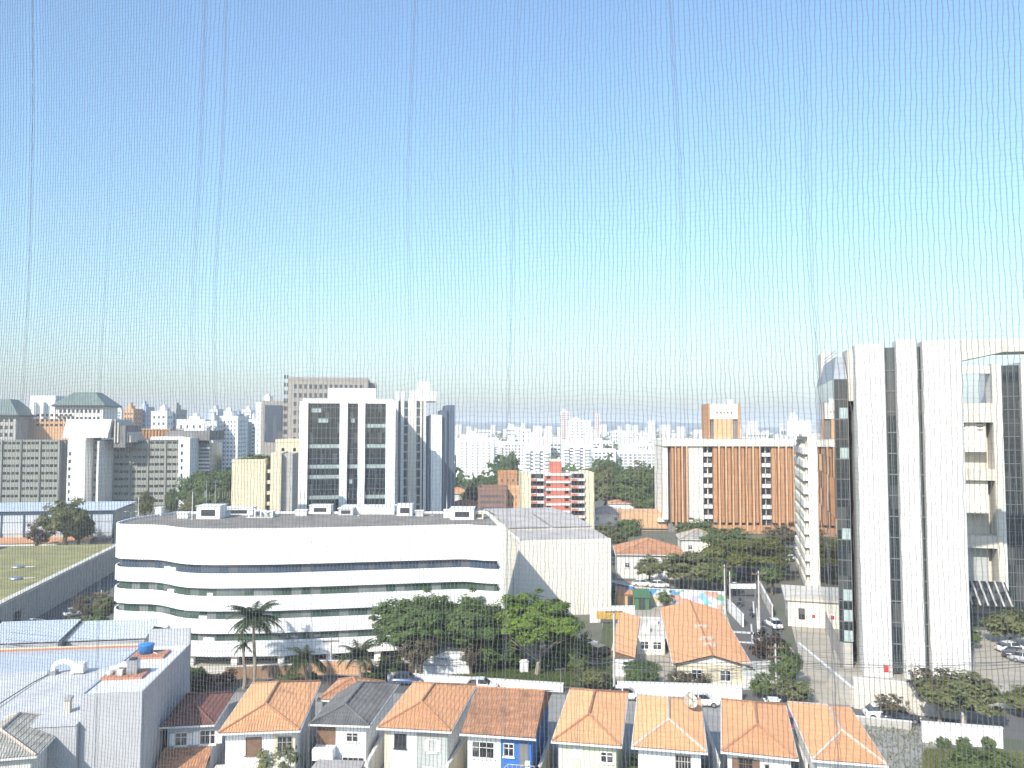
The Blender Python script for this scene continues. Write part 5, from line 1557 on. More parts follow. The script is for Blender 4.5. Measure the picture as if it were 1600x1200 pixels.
t, W, L, y = row_house('orange hipped roof house with pale green wall, sixth in row', (863, 1158), (970, 1166), (876, 1076), 5.6, 1.5, TILE, MINT, run=2.7, runb=4.7)
wall_patch(t, 1.6, 2.5, y, 4.0, 4.9, WHITE, 'white_panel'); house_window(t, 4.6, 3.9, .95, .8, y=y, bars=1); house_window(t, 2.1, 1.0, 1.2, 1.0, y=y)
wall_patch(t, .44, .8, y, 0, 5.5, WHITE2)
t, W, L, y = row_house('orange roof house with mortar streaked hips and dish, seventh in row', (988, 1167), (1104, 1176), (988, 1086), 5.6, 1.5, TILE, WHITE, capm=MORTAR, run=2.7, runb=4.7)
H7, W7, L7 = t, W, L
house_window(t, 4.2, 3.6, 1.2, 1.3, y=y, frame=CONC, bars=4)
t, W, L, y = row_house('smooth orange roof house with open wooden shutter, eighth in row', (1128, 1174), (1246, 1186), (1103, 1091), 5.6, 1.5, TILE, WHITE, run=2.7, runb=4.7)
house_window(t, 1.9, 3.7, 1.1, 1.2, y=y, frame=TIMBER, shutters=True); house_window(t, 3.6, 3.6, .3, 1.0, y=y, frame=CONC, bars=0)
t, W, L, y = row_house('rightmost orange roof house with pale hip line, end of row', (1270, 1187), (1386, 1196), (1218, 1097), 5.6, 1.5, TILE, WHITE, capm=MORTAR, run=2.7, runb=4.7)
house_window(t, 2.2, 3.6, 1.2, 1.2, y=y)

# satellite dish on the seventh roof
def dish():
    p = H7.matrix_basis @ Vector((W7 * .80, L7 * .66, 5.6 + .75))
    t = thing('satellite_dish', 'round beige satellite dish on the seventh house roof', 'satellite dish', p, R(20))
    mb = MB(); secs = []
    prof = [(0.05, .0), (.4, .05), (.75, .17), (1.02, .32), (1.05, .33), (1.05, .30), (.75, .12), (.4, .0), (.05, -.05)]
    mb.lathe(prof, (0, 0, 0), 24)
    mb.v = [(a * .66, b * .66, c * .66) for a, b, c in mb.v]
    M = Matrix.Translation((0, -.2, .55)) @ Matrix.Rotation(R(55), 4, 'X')
    mb.v = [tuple(M @ Vector(v)) for v in mb.v]
    mb.build('reflector', mat('beige_dish', (.60, .52, .40), .6, .12, 2.0), t, smooth=True)
    f = MB(); c = M @ Vector((0, 0, .6))
    for k in range(3):
        a = 2 * math.pi * k / 3; f.tube(M @ Vector((.66 * math.cos(a), .66 * math.sin(a), .2)), c, .025, n=4)
    f.tube(c, M @ Vector((0, 0, .5)), .07, n=8); f.build('feed_horn', STEEL, t)
    MB().tube((0, -.05, -.4), (0, -.15, .52), .05, n=6).build('mount', STEEL, t)
dish()

# television aerials on the roofs
def aerial(label, px, py, z, h):
    t = thing('tv_aerial', label, 'aerial', P(px, py, z), R(random.uniform(-40, 40)), 'television aerials on the house roofs')
    MB().tube((0, 0, -.4), (0, 0, h), .03, n=5).build('pole', STEEL, t)
    MB().tube((-.6, 0, h - .1), (.6, 0, h - .1), .018, n=4).build('boom', STEEL, t)
    for k in range(6): MB().tube((-.55 + .2 * k, -.35 + .03 * k, h - .1), (-.55 + .2 * k, .35 - .03 * k, h - .1), .012, n=4).build('rod', STEEL, t)
aerial('aerial with thin rods on the second house ridge', 418, 1085, 7.1, 1.6)
aerial('aerial at the back of the fourth house roof', 700, 1076, 6.4, 1.5)
aerial('tall white aerial at the left back corner of the pale green house', 876, 1082, 6.0, 2.4)
aerial('aerial on the rightmost house roof back', 1275, 1106, 6.3, 1.4)
aerial('aerial on the eighth house roof', 1160, 1100, 6.8, 1.5)

# white dividing walls between the houses
def wall_seg(name, label, a, b, h, th, m, z=0.0, group=None, coping=True, cat='wall', panels=None):
    a = Vector((a.x, a.y, 0)); b = Vector((b.x, b.y, 0))
    t = thing(name, label, cat, (a.x, a.y, z), math.atan2(b.y - a.y, b.x - a.x), group)
    L = (b - a).length
    n = panels or max(1, int(L / 6))
    for k in range(n): MB().box(L * k / n, L * (k + 1) / n - .015, 0, th, 0, h).build('wall_panel', m, t)
    if coping: MB().box(-.05, L + .05, -.05, th + .05, h + .002, h + .1).build('coping', WHITE2 if m is not WHITE2 else CONCL, t)
    return t
G8 = 'dividing walls between the row houses'
wall_seg('dividing_wall', 'sunlit white side wall left of the rightmost house', P(1262, 1205, 3), P(1222, 1118, 3), 3.6, .2, WHITE, group=G8)
wall_seg('dividing_wall', 'white side wall between seventh and eighth houses', P(1125, 1200, 3), P(1098, 1120, 3), 3.4, .2, WHITE, group=G8)
wall_seg('dividing_wall', 'cream sloping wall between third and fourth houses', P(575, 1200, 2.2), P(602, 1150, 2.2), 2.6, .2, WARMW, group=G8)
wall_seg('dividing_wall', 'cream wall between fourth house and blue walled house', P(700, 1205, 2.2), P(728, 1160, 2.2), 2.6, .2, CREAM, group=G8)
wall_seg('dividing_wall', 'grey wall between blue walled house and pale green house', P(845, 1205, 2.2), P(862, 1160, 2.2), 2.6, .2, CONC, group=G8)

# ================================================================== street level behind the houses
wall_seg('boundary_wall', 'long low white boundary wall along the green verge', P(605, 1064), P(880, 1082), 1.0, .3, WHITE, panels=10)
wall_seg('boundary_wall', 'tall bright white wall in front of the long orange roof', P(965, 1090), P(1160, 1096), 1.8, .25, WHITE, panels=6)
wall_seg('boundary_wall', 'white garden wall with ivy right of the bright white wall', P(1162, 1078), P(1215, 1074), 3.2, .25, WHITE2, panels=2)
wall_seg('boundary_wall', 'bright white roadside wall at the lower right', P(1441, 1160), P(1568, 1170), 2.0, .3, WHITE, panels=4)
wall_seg('boundary_wall', 'sloping pale wall descending beside the tower driveway', P(1247, 1030), P(1330, 1105), 2.2, .3, CONCL, panels=6)
wall_seg('boundary_wall', 'pale retaining wall under the ribbed tower forecourt', P(1335, 1107), P(1512, 1126), 3.4, .4, CONCL, panels=6)
wall_seg('boundary_wall', 'white wall along the side street with painted top', P(1137, 955), P(1160, 980), 2.0, .25, WHITE, panels=2)
wall_seg('boundary_wall', 'pale wall on the far right kerb of the side street', P(1208, 965), P(1188, 925), 2.0, .25, CONCL, panels=3)
wall_seg('boundary_wall', 'white box wall with yellow panel beside the white hall', P(922, 973), P(992, 972), 2.6, .25, WHITE, panels=2)
wall_seg('boundary_wall', 'brown plank wall under the curved office garden', P(352, 1062), P(480, 1058), 1.6, .25, mat('brown_plaster', (.34, .22, .13), .9, .14, 1.0), panels=5)
wall_seg('boundary_wall', 'orange brown wall right of the small palms', P(482, 1055), P(580, 1055), 1.8, .25, ORANGEL, panels=3)
wall_seg('boundary_wall', 'grey wall at the corner plot roadside', P(1330, 1131), P(1425, 1141), .8, .25, CONC, panels=3)

# yellow panel, green skip, mural
def flat_sign(name, label, cat, px0, px1, py, Y, h, m, z=0.0, th=.12):
    a = at(px0, py, Y); b = at(px1, py, Y)
    t = thing(name, label, cat, (a.x, Y, z), 0)
    MB().box(0, b.x - a.x, 0, th, 0, h).build('panel', m, t)
    return t, b.x - a.x
yp = P(933, 955); t = thing('yellow_panel', 'yellow striped panel on the white box wall', 'sign', P(932, 976, 0) + Vector((0, 0, .9)), 0)
for k in range(9): MB().box(k * .44, k * .44 + .4, -.1, .05, 0, 1.3).build('slat', mat('yellow_paint', (.60, .36, .06), .7, .1, 2), t)

def mural_mat():
    m = bpy.data.materials.new('mural_paint'); m.use_nodes = True
    nt = m.node_tree; Nn = nt.nodes; Ll = nt.links; b = Nn['Principled BSDF']; b.inputs['Roughness'].default_value = .8
    geo = Nn.new('ShaderNodeNewGeometry'); no = Nn.new('ShaderNodeTexNoise'); no.inputs['Scale'].default_value = .5
    Ll.new(geo.outputs['Position'], no.inputs['Vector'])
    mixv = Nn.new('ShaderNodeMix'); mixv.data_type = 'VECTOR'; mixv.inputs['Factor'].default_value = .35
    Ll.new(geo.outputs['Position'], mixv.inputs['A']); Ll.new(no.outputs['Color'], mixv.inputs['B'])
    v = Nn.new('ShaderNodeTexVoronoi'); v.inputs['Scale'].default_value = 1.5; Ll.new(mixv.outputs['Result'], v.inputs['Vector'])
    sep = Nn.new('ShaderNodeSeparateColor'); Ll.new(v.outputs['Color'], sep.inputs['Color'])
    cr = Nn.new('ShaderNodeValToRGB'); cr.color_ramp.interpolation = 'CONSTANT'
    cols = [(0, (.55, .55, .56)), (.34, (.08, .26, .46)), (.5, (.50, .50, .52)), (.62, (.14, .30, .20)), (.7, (.42, .36, .62)), (.78, (.20, .42, .52)), (.88, (.46, .28, .20)), (.94, (.50, .47, .25))]
    e = cr.color_ramp.elements
    e[0].position = 0; e[0].color = (*cols[0][1], 1); e[1].position = cols[1][0]; e[1].color = (*cols[1][1], 1)
    for p_, c_ in cols[2:]:
        q = e.new(p_); q.color = (*c_, 1)
    Ll.new(sep.outputs[0], cr.inputs['Fac']); Ll.new(cr.outputs['Color'], b.inputs['Base Color'])
    return m
wall_seg('mural_wall', 'long wall painted with blue green and white graffiti mural', P(987, 944), P(1132, 952), 3.0, .25, mural_mat(), panels=8)
wall_seg('mural_wall', 'dark blue painted wall beside the round dark bush', P(953, 938), P(990, 946), 3.4, .25, mat('deep_blue_paint', (.05, .10, .26), .8, .2, .8, col2=(.10, .25, .5)), panels=2)

# long school building with orange gable roof
def school():
    ze = 2.8
    FL = P(1052, 1038, ze); FR = P(1174, 1046, ze); BL = P(1031, 950, ze); ridge = P(1110, 1027, ze + 2)
    rz = R(-7.6); W = (FR - FL).length + .3; e2 = Vector((-math.sin(rz), math.cos(rz), 0)); L = (BL - FL).dot(e2)
    t = thing('school_building', 'long building with orange gable tile roof and pale yellow end wall', 'building', (FL.x, FL.y, 0), rz)
    MB().box(.5, W - .5, .5, L - .5, 0, ze - .05).build('wall', CREAM, t)
    MB().add([(.5, .5, ze - .04), (W - .5, .5, ze - .04), (W / 2, .5, ze + 1.1), (.5, .8, ze - .04), (W - .5, .8, ze - .04), (W / 2, .8, ze + 1.1)], [(0, 1, 2), (5, 4, 3), (0, 3, 4, 1), (1, 4, 5, 2), (2, 5, 3, 0)]).build('gable', WARMW, t)
    hip_roof(t, W, L, ze, 1.3, TILE, RIDGE, front='gable', back='gable')
    for k, yy in enumerate((4.5, 7.5, 14)):
        MB().box(W / 2 - .9, W / 2 + .9, yy, yy + .35, ze + 1.15, ze + 1.6).build('ridge_vent', MORTAR, t)
    MB().box(-.1, W / 2, L * .45, L * .45 + .15, ze + .02, ze + .25).build('joint_gutter', CONCD, t) if False else None
    house_window(t, W * .3, .9, 1.2, 1.2, y=.5); house_window(t, W * .66, .9, 1.2, 1.2, y=.5)
    ze = 2.5
    FL = P(955, 1026, ze); FR = P(992, 1028, ze); BL = P(955, 962, ze)
    rz = math.atan2(FR.y - FL.y, FR.x - FL.x); W = (FR - FL).length; e2 = Vector((-math.sin(rz), math.cos(rz), 0)); L = (BL - FL).dot(e2)
    t = thing('side_pavilion', 'narrow orange tiled pavilion left of the long orange gable roof', 'building', (FL.x, FL.y, 0), rz)
    MB().box(.2, W - .2, .2, L - .2, 0, ze - .05).build('wall', WHITE2, t)
    mb = MB(); sl = math.hypot(W, .8)
    tiled_face(mb, (W, 0, ze), (0, 1, 0), Vector((.8, 0, W)) / sl, Vector((-W, 0, .8)) / sl, L, lambda q: 0, lambda q: L, sl)
    r = mb.build('roof', TILE, t, kind='stuff')
    MB().add([(0, 0, ze - .1), (W, 0, ze - .1), (W, L, ze - .1), (0, L, ze - .1), (0, 0, ze + .7), (0, L, ze + .7)], [(0, 3, 2, 1), (1, 2, 5, 4), (0, 4, 5, 3), (0, 1, 4), (3, 5, 2)]).build('roof_deck', TIMBER, r)
    c = P(1012, 1000, 3.2)
    t = thing('flat_annex', 'white flat roofed annex between the two orange tiled roofs', 'building', P(995, 1022, 0) * 1.0, R(-7.6))
    MB().box(0, 4.0, 0, 12, 0, 2.3).build('wall', WARMW, t)
    MB().box(.22, 3.78, .22, 11.78, 2.302, 2.36).build('roof', CONCL, t)
    MB().ring([(-.1, -.1), (4.1, -.1), (4.1, 12.1), (-.1, 12.1)], [(.2, .2), (3.8, .2), (3.8, 11.8), (.2, 11.8)], 2.302, 2.5).build('parapet', WHITE2, t)
    MB().box(.8, 2.0, 3, 4.2, 2.365, 3.2).build('roof_hatch', WHITE2, t); MB().box(2.0, 3.4, 8, 9, 2.365, 3.0).build('water_box', CONCL, t)
    house_window(t, 1.1, .8, 1.1, 1.0, y=0); house_window(t, 2.9, .8, 1.1, 1.0, y=0)
school()

# gatehouse by the driveway
def gatehouse():
    c = P(1246, 978, 0)
    t = thing('gatehouse', 'pale concrete gatehouse with flat roof beside the driveway', 'building', (c.x - 1.5, c.y, 0), R(-16))
    MB().box(0, 6.5, 0, 9, 0, 4.2).build('wall', WARMW, t)
    MB().box(-.5, 8.5, -.4, 11, 4.202, 4.6).build('roof', CONCL, t)
    MB().box(-.06, .02, 2, 3.1, 0, 2.2).build('door', DARKM, t)
    MB().box(1.6, 2.6, -.06, .02, 1.2, 3.0).build('window', WINDOW, t)
    MB().box(3.4, 4.6, -.07, .02, 1.2, 2.4).build('red_white_notice', WHITE, t)
    MB().box(3.7, 4.2, -.10, -.075, 1.5, 2.1).build('notice_symbol', REDS, t)
    b = P(1317, 1022, 0)
    t = thing('recycling_bin', 'bright blue bin at the foot of the mirror glass flank', 'bin', b, 0)
    MB().add([(-.35, -.35, 0), (.35, -.35, 0), (.35, .35, 0), (-.35, .35, 0), (-.45, -.45, 1.1), (.45, -.45, 1.1), (.45, .45, 1.1), (-.45, .45, 1.1)], [(0, 3, 2, 1), (4, 5, 6, 7), (0, 1, 5, 4), (1, 2, 6, 5), (2, 3, 7, 6), (3, 0, 4, 7)]).build('bin_body', mat('sky_blue_plastic', (.05, .35, .75), .5, .05), t)
    MB().box(-.48, .48, -.48, .48, 1.102, 1.25).build('lid', BLUEP, t)
gatehouse()
# white cabins on the verge
for (px, py, w, h, lab) in ((698, 1058, 6.2, 3.0, 'white tarpaulin covered kiosk on the verge'), (819, 1054, 1.1, 1.6, 'small white electrical cabinet on the verge')):
    b = P(px, py)
    t = thing('cabin', lab, 'cabin', b, R(6))
    MB().box(-w/2, w/2, 0, w * .6, 0, h).build('body', WHITE, t)
    MB().add([(-w/2 - .1, -.1, h + .01), (w/2 + .1, -.1, h + .01), (w/2 + .1, w * .6 + .1, h + .01), (-w/2 - .1, w * .6 + .1, h + .01), (-w/2, w * .3, h + .3), (w/2, w * .3, h + .3)], [(0, 3, 2, 1), (0, 1, 5, 4), (2, 3, 4, 5), (1, 2, 5), (3, 0, 4)]).build('roof', WHITE2, t)
    MB().box(-w * .3, w * .05, -.04, .01, .1, h * .8).build('door', PALEG, t)
# small orange and green kiosks by the mural
for (px, py, w, m1, m2, lab) in ((985, 948, 5, ORANGEL, TILE, 'small orange roofed kiosk before the mural'), (1003, 953, 2.6, mat('green_paint', (.07, .17, .08), .7, .1), mat('green_paint', (.05, .22, .08)), 'green container beside the orange kiosk')):
    t = thing('kiosk', lab, 'kiosk', P(px, py), R(-6))
    MB().box(-w/2, w/2, 0, 3, 0, 2.3).build('wall', m1, t)
    MB().add([(-w/2 - .2, -.3, 2.3), (w/2 + .2, -.3, 2.3), (w/2 + .2, 3.2, 3.1), (-w/2 - .2, 3.2, 3.1), (-w/2 - .2, -.3, 2.2), (w/2 + .2, -.3, 2.2), (w/2 + .2, 3.2, 2.31), (-w/2 - .2, 3.2, 2.31)],
             [(0, 1, 2, 3), (7, 6, 5, 4), (0, 4, 5, 1), (1, 5, 6, 2), (2, 6, 7, 3), (3, 7, 4, 0)]).build('roof', m2, t)
    MB().box(-.5, .5, -.05, .01, 0, 1.9).build('door', DARKM, t)

# road markings: stop lines, centre strokes
def mark(pts, lab=None):
    return sheet('road_marking', pts, .022, LINE)
for a in ([(1133, 985), (1178, 988), (1178, 991), (1133, 988)], [(1140, 1001), (1186, 1004), (1186, 1006.5), (1140, 1003.5)], [(1172, 975), (1175, 975), (1177, 1003), (1174, 1003)],
          [(1181, 950), (1183, 950), (1188, 1015), (1185, 1015)], [(1176, 940), (1178, 940), (1179, 958), (1177, 958)], [(1176, 1035), (1202, 1037), (1203, 1039), (1177, 1037)]):
    mark(gp(*a))

# ================================================================== poles, wires, lamps, banner
def utility_pole(label, px, ybase, ytop, arms=2, name='utility_pole', Y=None, rz=0.1, m=POLEC):
    b = P(px, ybase, 0); h = zz(ytop, b.y)
    t = thing(name, label, 'utility pole', b, rz, 'concrete utility poles')
    MB().tube((0, 0, -.2), (0, 0, h), .17, .11, 8).build('pole', m, t)
    for k in range(arms):
        z = h - .5 - 1.1 * k
        a = MB().box(-1.1, 1.1, -.2, -.09, z, z + .13).build('crossarm', TIMBER, t)
        ins = MB()
        for s in (-.95, -.35, .35, .95): ins.tube((s, -.15, z + .131), (s, -.15, z + .34), .05, .03, 6)
        ins.build('insulators', STEEL, a, kind='stuff')
    return t, b, h
poles = {}
for key, lab, px, yb, yt, arms in (('a', 'utility pole with crossarm right of the small palm', 517, 1052, 996, 1),
                                  ('b', 'utility pole in front of the dark shade trees', 650, 1062, 995, 2),
                                  ('c', 'utility pole at the right end of the bright tree', 875, 1045, 985, 1),
                                  ('d', 'tall pole at the left end of the bright white wall', 960, 1085, 950, 1),
                                  ('e', 'pole with transformers beside the reddish shrub', 1213, 1080, 1006, 2),
                                  ('f', 'pole at the left side of the street banner', 1133, 960, 882, 1),
                                  ('g', 'second pole left of the street banner', 1141, 952, 893, 0),
                                  ('h', 'tall pole at the right side of the street banner', 1187, 1012, 892, 1),
                                  ('i', 'utility pole behind the round green shrub at left street', 157, 985, 922, 2),
                                  ('j', 'slim pole behind the second tree at the right road', 1505, 1142, 1095, 0)):
    poles[key] = utility_pole(lab, px, yb, yt, arms)
for k in range(3):
    MB().lathe([(.2, 0), (.22, .7), (.1, .75)], (.35, -.1 + .0, poles['e'][2] - 2.6 - .95 * k), 8).build('transformer', STEEL, poles['e'][0])
def wire(label, p, q, sag, r=.018):
    c = (p + q) / 2
    t = thing('overhead_wire', label, 'wire', (p.x, p.y, 0), 0, 'overhead wires above the avenue')
    pts = []
    for i in range(15):
        f = i / 14; v = p.lerp(q, f); v.z -= sag * 4 * f * (1 - f); pts.append(v)
    MB().path(pts, r, 4).build('cable', DARKM, t, world=True)
def top(k, dz=0.0, dx=0.0):
    t, b, h = poles[k]; return Vector((b.x + dx, b.y - .15, h - .1 - dz))
far_l = Vector((-62, 98, 7.5))
for i, (a, b, dz, sag) in enumerate((('a', 'b', .3, .5), ('a', 'b', 1.4, .6), ('a', 'b', 2.4, .8), ('b', 'c', .3, .6), ('b', 'c', 1.3, .8), ('b', 'c', 2.2, 1.0), ('b', 'c', 2.6, 1.2), ('c', 'd', .5, .4), ('c', 'd', 1.8, .5), ('d', 'e', 3.0, .8), ('d', 'e', 4.0, .9), ('d', 'e', 4.8, 1.0), ('f', 'h', .6, .5), ('f', 'h', 1.4, .6))):
    names = {'a': 'the small palm pole', 'b': 'the shade tree pole', 'c': 'the bright tree pole', 'd': 'the white wall pole', 'e': 'the transformer pole', 'f': 'the left banner pole', 'h': 'the right banner pole'}
    order = ['highest', 'second', 'third', 'lowest'][[.3, 1.4, 2.4].index(dz) if (a, b) == ('a', 'b') else ([.3, 1.3, 2.2, 2.6].index(dz) if (a, b) == ('b', 'c') else ({.5: 0, 1.8: 1, 3.0: 0, 4.0: 1, 4.8: 2, .6: 0, 1.4: 1}[dz]))]
    q = top(b, min(dz, poles[b][2] - 3)); wire(f'{order} dark wire strung from {names[a]} to {names[b]}', top(a, dz), q, sag)
for k in range(4):
    wire(['highest', 'second', 'third', 'lowest'][k] + ' dark wire running right from the transformer pole past the ribbed tower foot', top('e', .4 + .6 * k), Vector((72, 100 - k, 6.3 - .5 * k)), 1.4)
for k in range(3):
    wire(['highest', 'middle', 'lowest'][k] + ' dark wire running left from the small palm pole', top('a', .3 + 1.0 * k), far_l + Vector((0, 0, -.9 * k)), .8)

def bundle(label, p, q, seed, n=7):
    rng = random.Random(seed)
    t = thing('cable_bundle', label, 'cables', (p.x, p.y, 0), 0, 'sagging cable bundles along the avenue')
    for k in range(n):
        a = p + Vector((0, rng.uniform(-.3, .3), rng.uniform(-1.0, .4))); b = q + Vector((0, rng.uniform(-.3, .3), rng.uniform(-1.0, .4))); sag = rng.uniform(.3, 1.6)
        pts = []
        for i in range(13):
            f = i / 12; v = a.lerp(b, f); v.z -= sag * 4 * f * (1 - f); pts.append(v)
        MB().path(pts, .02, 4).build('cable', DARKM if k % 3 else STEEL, t, world=True)
bundle('dark cable bundle sagging between the small palm pole and shade tree pole', top('a', 2.0), top('b', 2.2), 1)
bundle('dark cable bundle sagging below the shade trees to the bright tree pole', top('b', 2.4), top('c', 1.6), 2)
bundle('dark cable bundle sagging to the white wall pole', top('c', 1.6), top('d', 6.0), 3)
bundle('dark cable bundle sagging before the long orange gable building', top('d', 6.2), top('e', 1.8), 4)
bundle('dark cable bundle sagging left over the avenue garden', top('a', 2.0), far_l + Vector((0, 0, -1.8)), 5)
bundle('dark cable bundle sagging right before the ribbed tower foot', top('e', 2.2), Vector((72, 99, 4.6)), 6)
def banner():
    a = poles['g'][1]; b = poles['h'][1]; c = P(1186, 957, 0)
    p0 = at(1139, 916, 152); p1 = at(1181, 916, 152)
    t = thing('street_banner', 'white horizontal height barrier spanning the side street', 'barrier', (p0.x, p0.y, 0), 0)
    W = p1.x - p0.x
    MB().box(0, W, -.08, .08, p0.z - .45, p0.z + .45).build('beam', WHITE, t)
    for x in (.05, W - .2): MB().box(x, x + .15, -.1 + .2, .25, 0, p0.z + .6).build('post', STEEL, t)
banner()
def lamp(label, px, yb, yt, dx, double=False):
    b = P(px, yb); h = zz(yt, b.y)
    t = thing('street_lamp', label, 'street lamp', b, 0, 'street lamps')
    MB().tube((0, 0, 0), (0, 0, h - .3), .09, .06, 8).build('pole', STEEL, t)
    for s in ((dx,) if not double else (dx, -dx)):
        MB().path([Vector((0, 0, h - .4)), Vector((s * .4, 0, h - .1)), Vector((s, 0, h))], .05, 6).build('arm', STEEL, t)
        MB().loft([[(s + x, y, h + z) for x, y, z in ((-.1, -.1, -.05), (-.1, .1, -.05), (-.1, .1, .05), (-.1, -.1, .05))],
                   [(s + (.7 if s > 0 else -.7) + x, y, h + z) for x, y, z in ((0, -.12, -.05), (0, .12, -.05), (0, .12, .03), (0, -.12, .03))]]).build('lamp_head', WHITE2, t)
lamp('curved street lamp reaching over the wall street at left', 75, 1000, 967, -2.2)
lamp('double headed white street lamp behind the curved roof end', 203, 868, 799, 1.0, True)
lamp('white globe lamp post left of the street banner', 1141, 950, 910, .5)

# ================================================================== vehicles
def car_proto():
    t = thing('parked_car', 'x', 'car', (0, 0, 0), 0)
    PAINT = mat('car_paint_white', (.78, .78, .78), .3, .02, 1, coat=.6, spec=.5)
    def sec(x, hw, z0, z1, tw):
        return [(x, -hw * .96, z0), (x, -hw, z0 + (z1 - z0) * .4), (x, -hw * tw, z1), (x, 0, z1 + .02), (x, hw * tw, z1), (x, hw, z0 + (z1 - z0) * .4), (x, hw * .96, z0), (x, 0, z0 - .02)]
    secs = [sec(-2.08, .66, .38, .62, .9), sec(-2.0, .78, .28, .82, .9), sec(-1.5, .84, .24, .93, .9), sec(-.4, .86, .22, .95, .92), sec(.75, .86, .22, .93, .92), sec(1.5, .83, .24, .84, .9), sec(1.95, .74, .3, .7, .88), sec(2.06, .6, .4, .56, .9)]
    body = MB().loft(secs).build('body', PAINT, t, smooth=True, fix=True)
    cab = [[(-1.75, y, .9) for y in (-.72, .72)], [(-1.25, y, 1.38) for y in (-.58, .58)], [(.1, y, 1.44) for y in (-.6, .6)], [(.45, y, 1.4) for y in (-.58, .58)], [(1.1, y, .9) for y in (-.72, .72)]]
    g = MB(); vs = [p for c in cab for p in c]; g.add(vs, [(0, 2, 3, 1), (2, 4, 5, 3), (4, 6, 7, 5), (6, 8, 9, 7), (0, 8, 6, 4, 2), (1, 3, 5, 7, 9), (0, 1, 9, 8)])
    gl = g.build('cabin_glass', WINDOW, t, fix=True)
    MB().add([(-1.22, -.56, 1.385), (.12, -.585, 1.445), (.42, -.56, 1.41), (.42, .56, 1.41), (.12, .585, 1.445), (-1.22, .56, 1.385), (-1.22, -.56, 1.41), (.12, -.585, 1.475), (.42, -.56, 1.435), (.42, .56, 1.435), (.12, .585, 1.475), (-1.22, .56, 1.41)],
             [(0, 5, 4, 1), (1, 4, 3, 2), (6, 7, 10, 11), (7, 8, 9, 10), (0, 1, 7, 6), (1, 2, 8, 7), (2, 3, 9, 8), (3, 4, 10, 9), (4, 5, 11, 10), (5, 0, 6, 11)]).build('roof_panel', PAINT, t)
    pl = MB()
    for s in (-1, 1):
        pl.add([(-.5, s * .70, .92), (-.38, s * .70, .92), (-.38, s * .605, 1.42), (-.5, s * .605, 1.42), (-.5, s * .74, .92), (-.38, s * .74, .92), (-.38, s * .625, 1.42), (-.5, s * .625, 1.42)], [(0, 1, 2, 3), (4, 7, 6, 5), (0, 4, 5, 1), (1, 5, 6, 2), (2, 6, 7, 3), (3, 7, 4, 0)])
    pl.build('door_pillars', PAINT, t, kind='stuff')
    for x in (-1.3, 1.28):
        for s in (-1, 1):
            w = MB(); w.tube((x, s * .68, .31), (x, s * .87, .31), .31, n=16)
            wh = w.build('tyre', mat('rubber', (.02, .02, .02), .9, .05), t)
            MB().tube((x, s * .86, .31), (x, s * .885, .31), .19, n=12).build('rim', STEEL, wh)
    for s in (-1, 1):
        MB().box(1.86, 2.0, s * .58 - .13, s * .58 + .13, .58, .7).build('headlight', mat('lamp_lens', (.8, .8, .78), .1, .02), t)
        MB().box(-2.05, -1.98, s * .6 - .11, s * .6 + .11, .62, .8).build('tail_light', mat('red_lens', (.4, .02, .02), .2, .02), t)
        MB().box(.78, .95, s * .9 - .07, s * .9 + .07, .93, 1.05).build('wing_mirror', PAINT, t)
    MB().box(-2.1, -2.0, -.25, .25, .48, .6).build('number_plate', PALEG, t)
    return t
CARP = {'white': MATS.get('car_paint_white')}
proto = car_proto()
def paint(n, c): return mat('car_paint_' + n, c, .28, .02, 1, coat=.6, spec=.5, metallic=.2 if n != 'white' else 0)
COLS = {'white': (.78, .78, .78), 'silver': (.45, .46, .48), 'black': (.02, .022, .025), 'dark': (.05, .055, .07), 'blue': (.05, .08, .16), 'red': (.3, .03, .03), 'grey': (.2, .21, .22)}
first = [True]
def car(label, px, py, ang, col, z=0.02):
    global proto
    if first[0]: o = proto; first[0] = False
    else: o = copy_tree(proto)
    o.location = P(px, py, z); o.rotation_euler = (0, 0, R(ang)); o['label'] = label; o['group'] = 'cars parked and driving in the streets'
    pm = paint(col, COLS[col])
    for ch in list(o.children):
        if ch.name.split('.')[0] in ('body', 'roof_panel', 'door_pillars', 'wing_mirror'):
            ch.material_slots[0].link = 'OBJECT'; ch.material_slots[0].material = pm
car('white car parked on the side street beside the gatehouse', 1209, 980, 95, 'white')
car('grey car far up the side street near trees', 1225, 887, 60, 'silver')
car('white car farthest up the side street under trees', 1236, 876, 55, 'white')
car('white car parked in the tower car park at right edge', 1580, 1018, 5, 'white')
car('dark car next to the white car in the tower car park', 1592, 1029, -30, 'dark')
car('silver car nearest in the tower car park, cut by the edge', 1606, 1036, -45, 'silver')
car('white car under the bare tawny tree at the roadside', 1380, 1122, -8, 'white')
car('dark grey car right of the white car under the tawny tree', 1406, 1127, -8, 'dark')
car('white car glimpsed in the gap after the pale green house', 978, 1092, -6, 'white')
car('white car glimpsed in the gap after the seventh house', 1096, 1102, -6, 'white')
car('white car with dark windscreen in the gap before the rightmost house', 1208, 1110, 80, 'white')
car('dark blue car behind the fourth house roof', 634, 1069, -4, 'blue')
car('white car behind the roof of the blue walled house', 752, 1078, -5, 'white')
car('white car parked in front of the tile roofed white house', 1003, 916, -4, 'white')
car('white car half hidden under the small spreading tree', 1030, 918, -4, 'white')
car('white car parked beside the lawn at the bright tree', 914, 1012, 40, 'white')
car('dark car parked in the row right of the bright tree', 927, 1022, 40, 'dark')
car('second dark car in the row right of the bright tree', 940, 1024, 40, 'black')
car('black car parked by the white hall corner', 958, 882, -6, 'dark')
car('red car glimpsed between the two rightmost houses', 1228, 1135, 84, 'red')
car('silver car parked beside the far street wall at left', 118, 962, 45, 'silver')
car('dark car parked in front of the sheds at left', 128, 885, 12, 'grey')

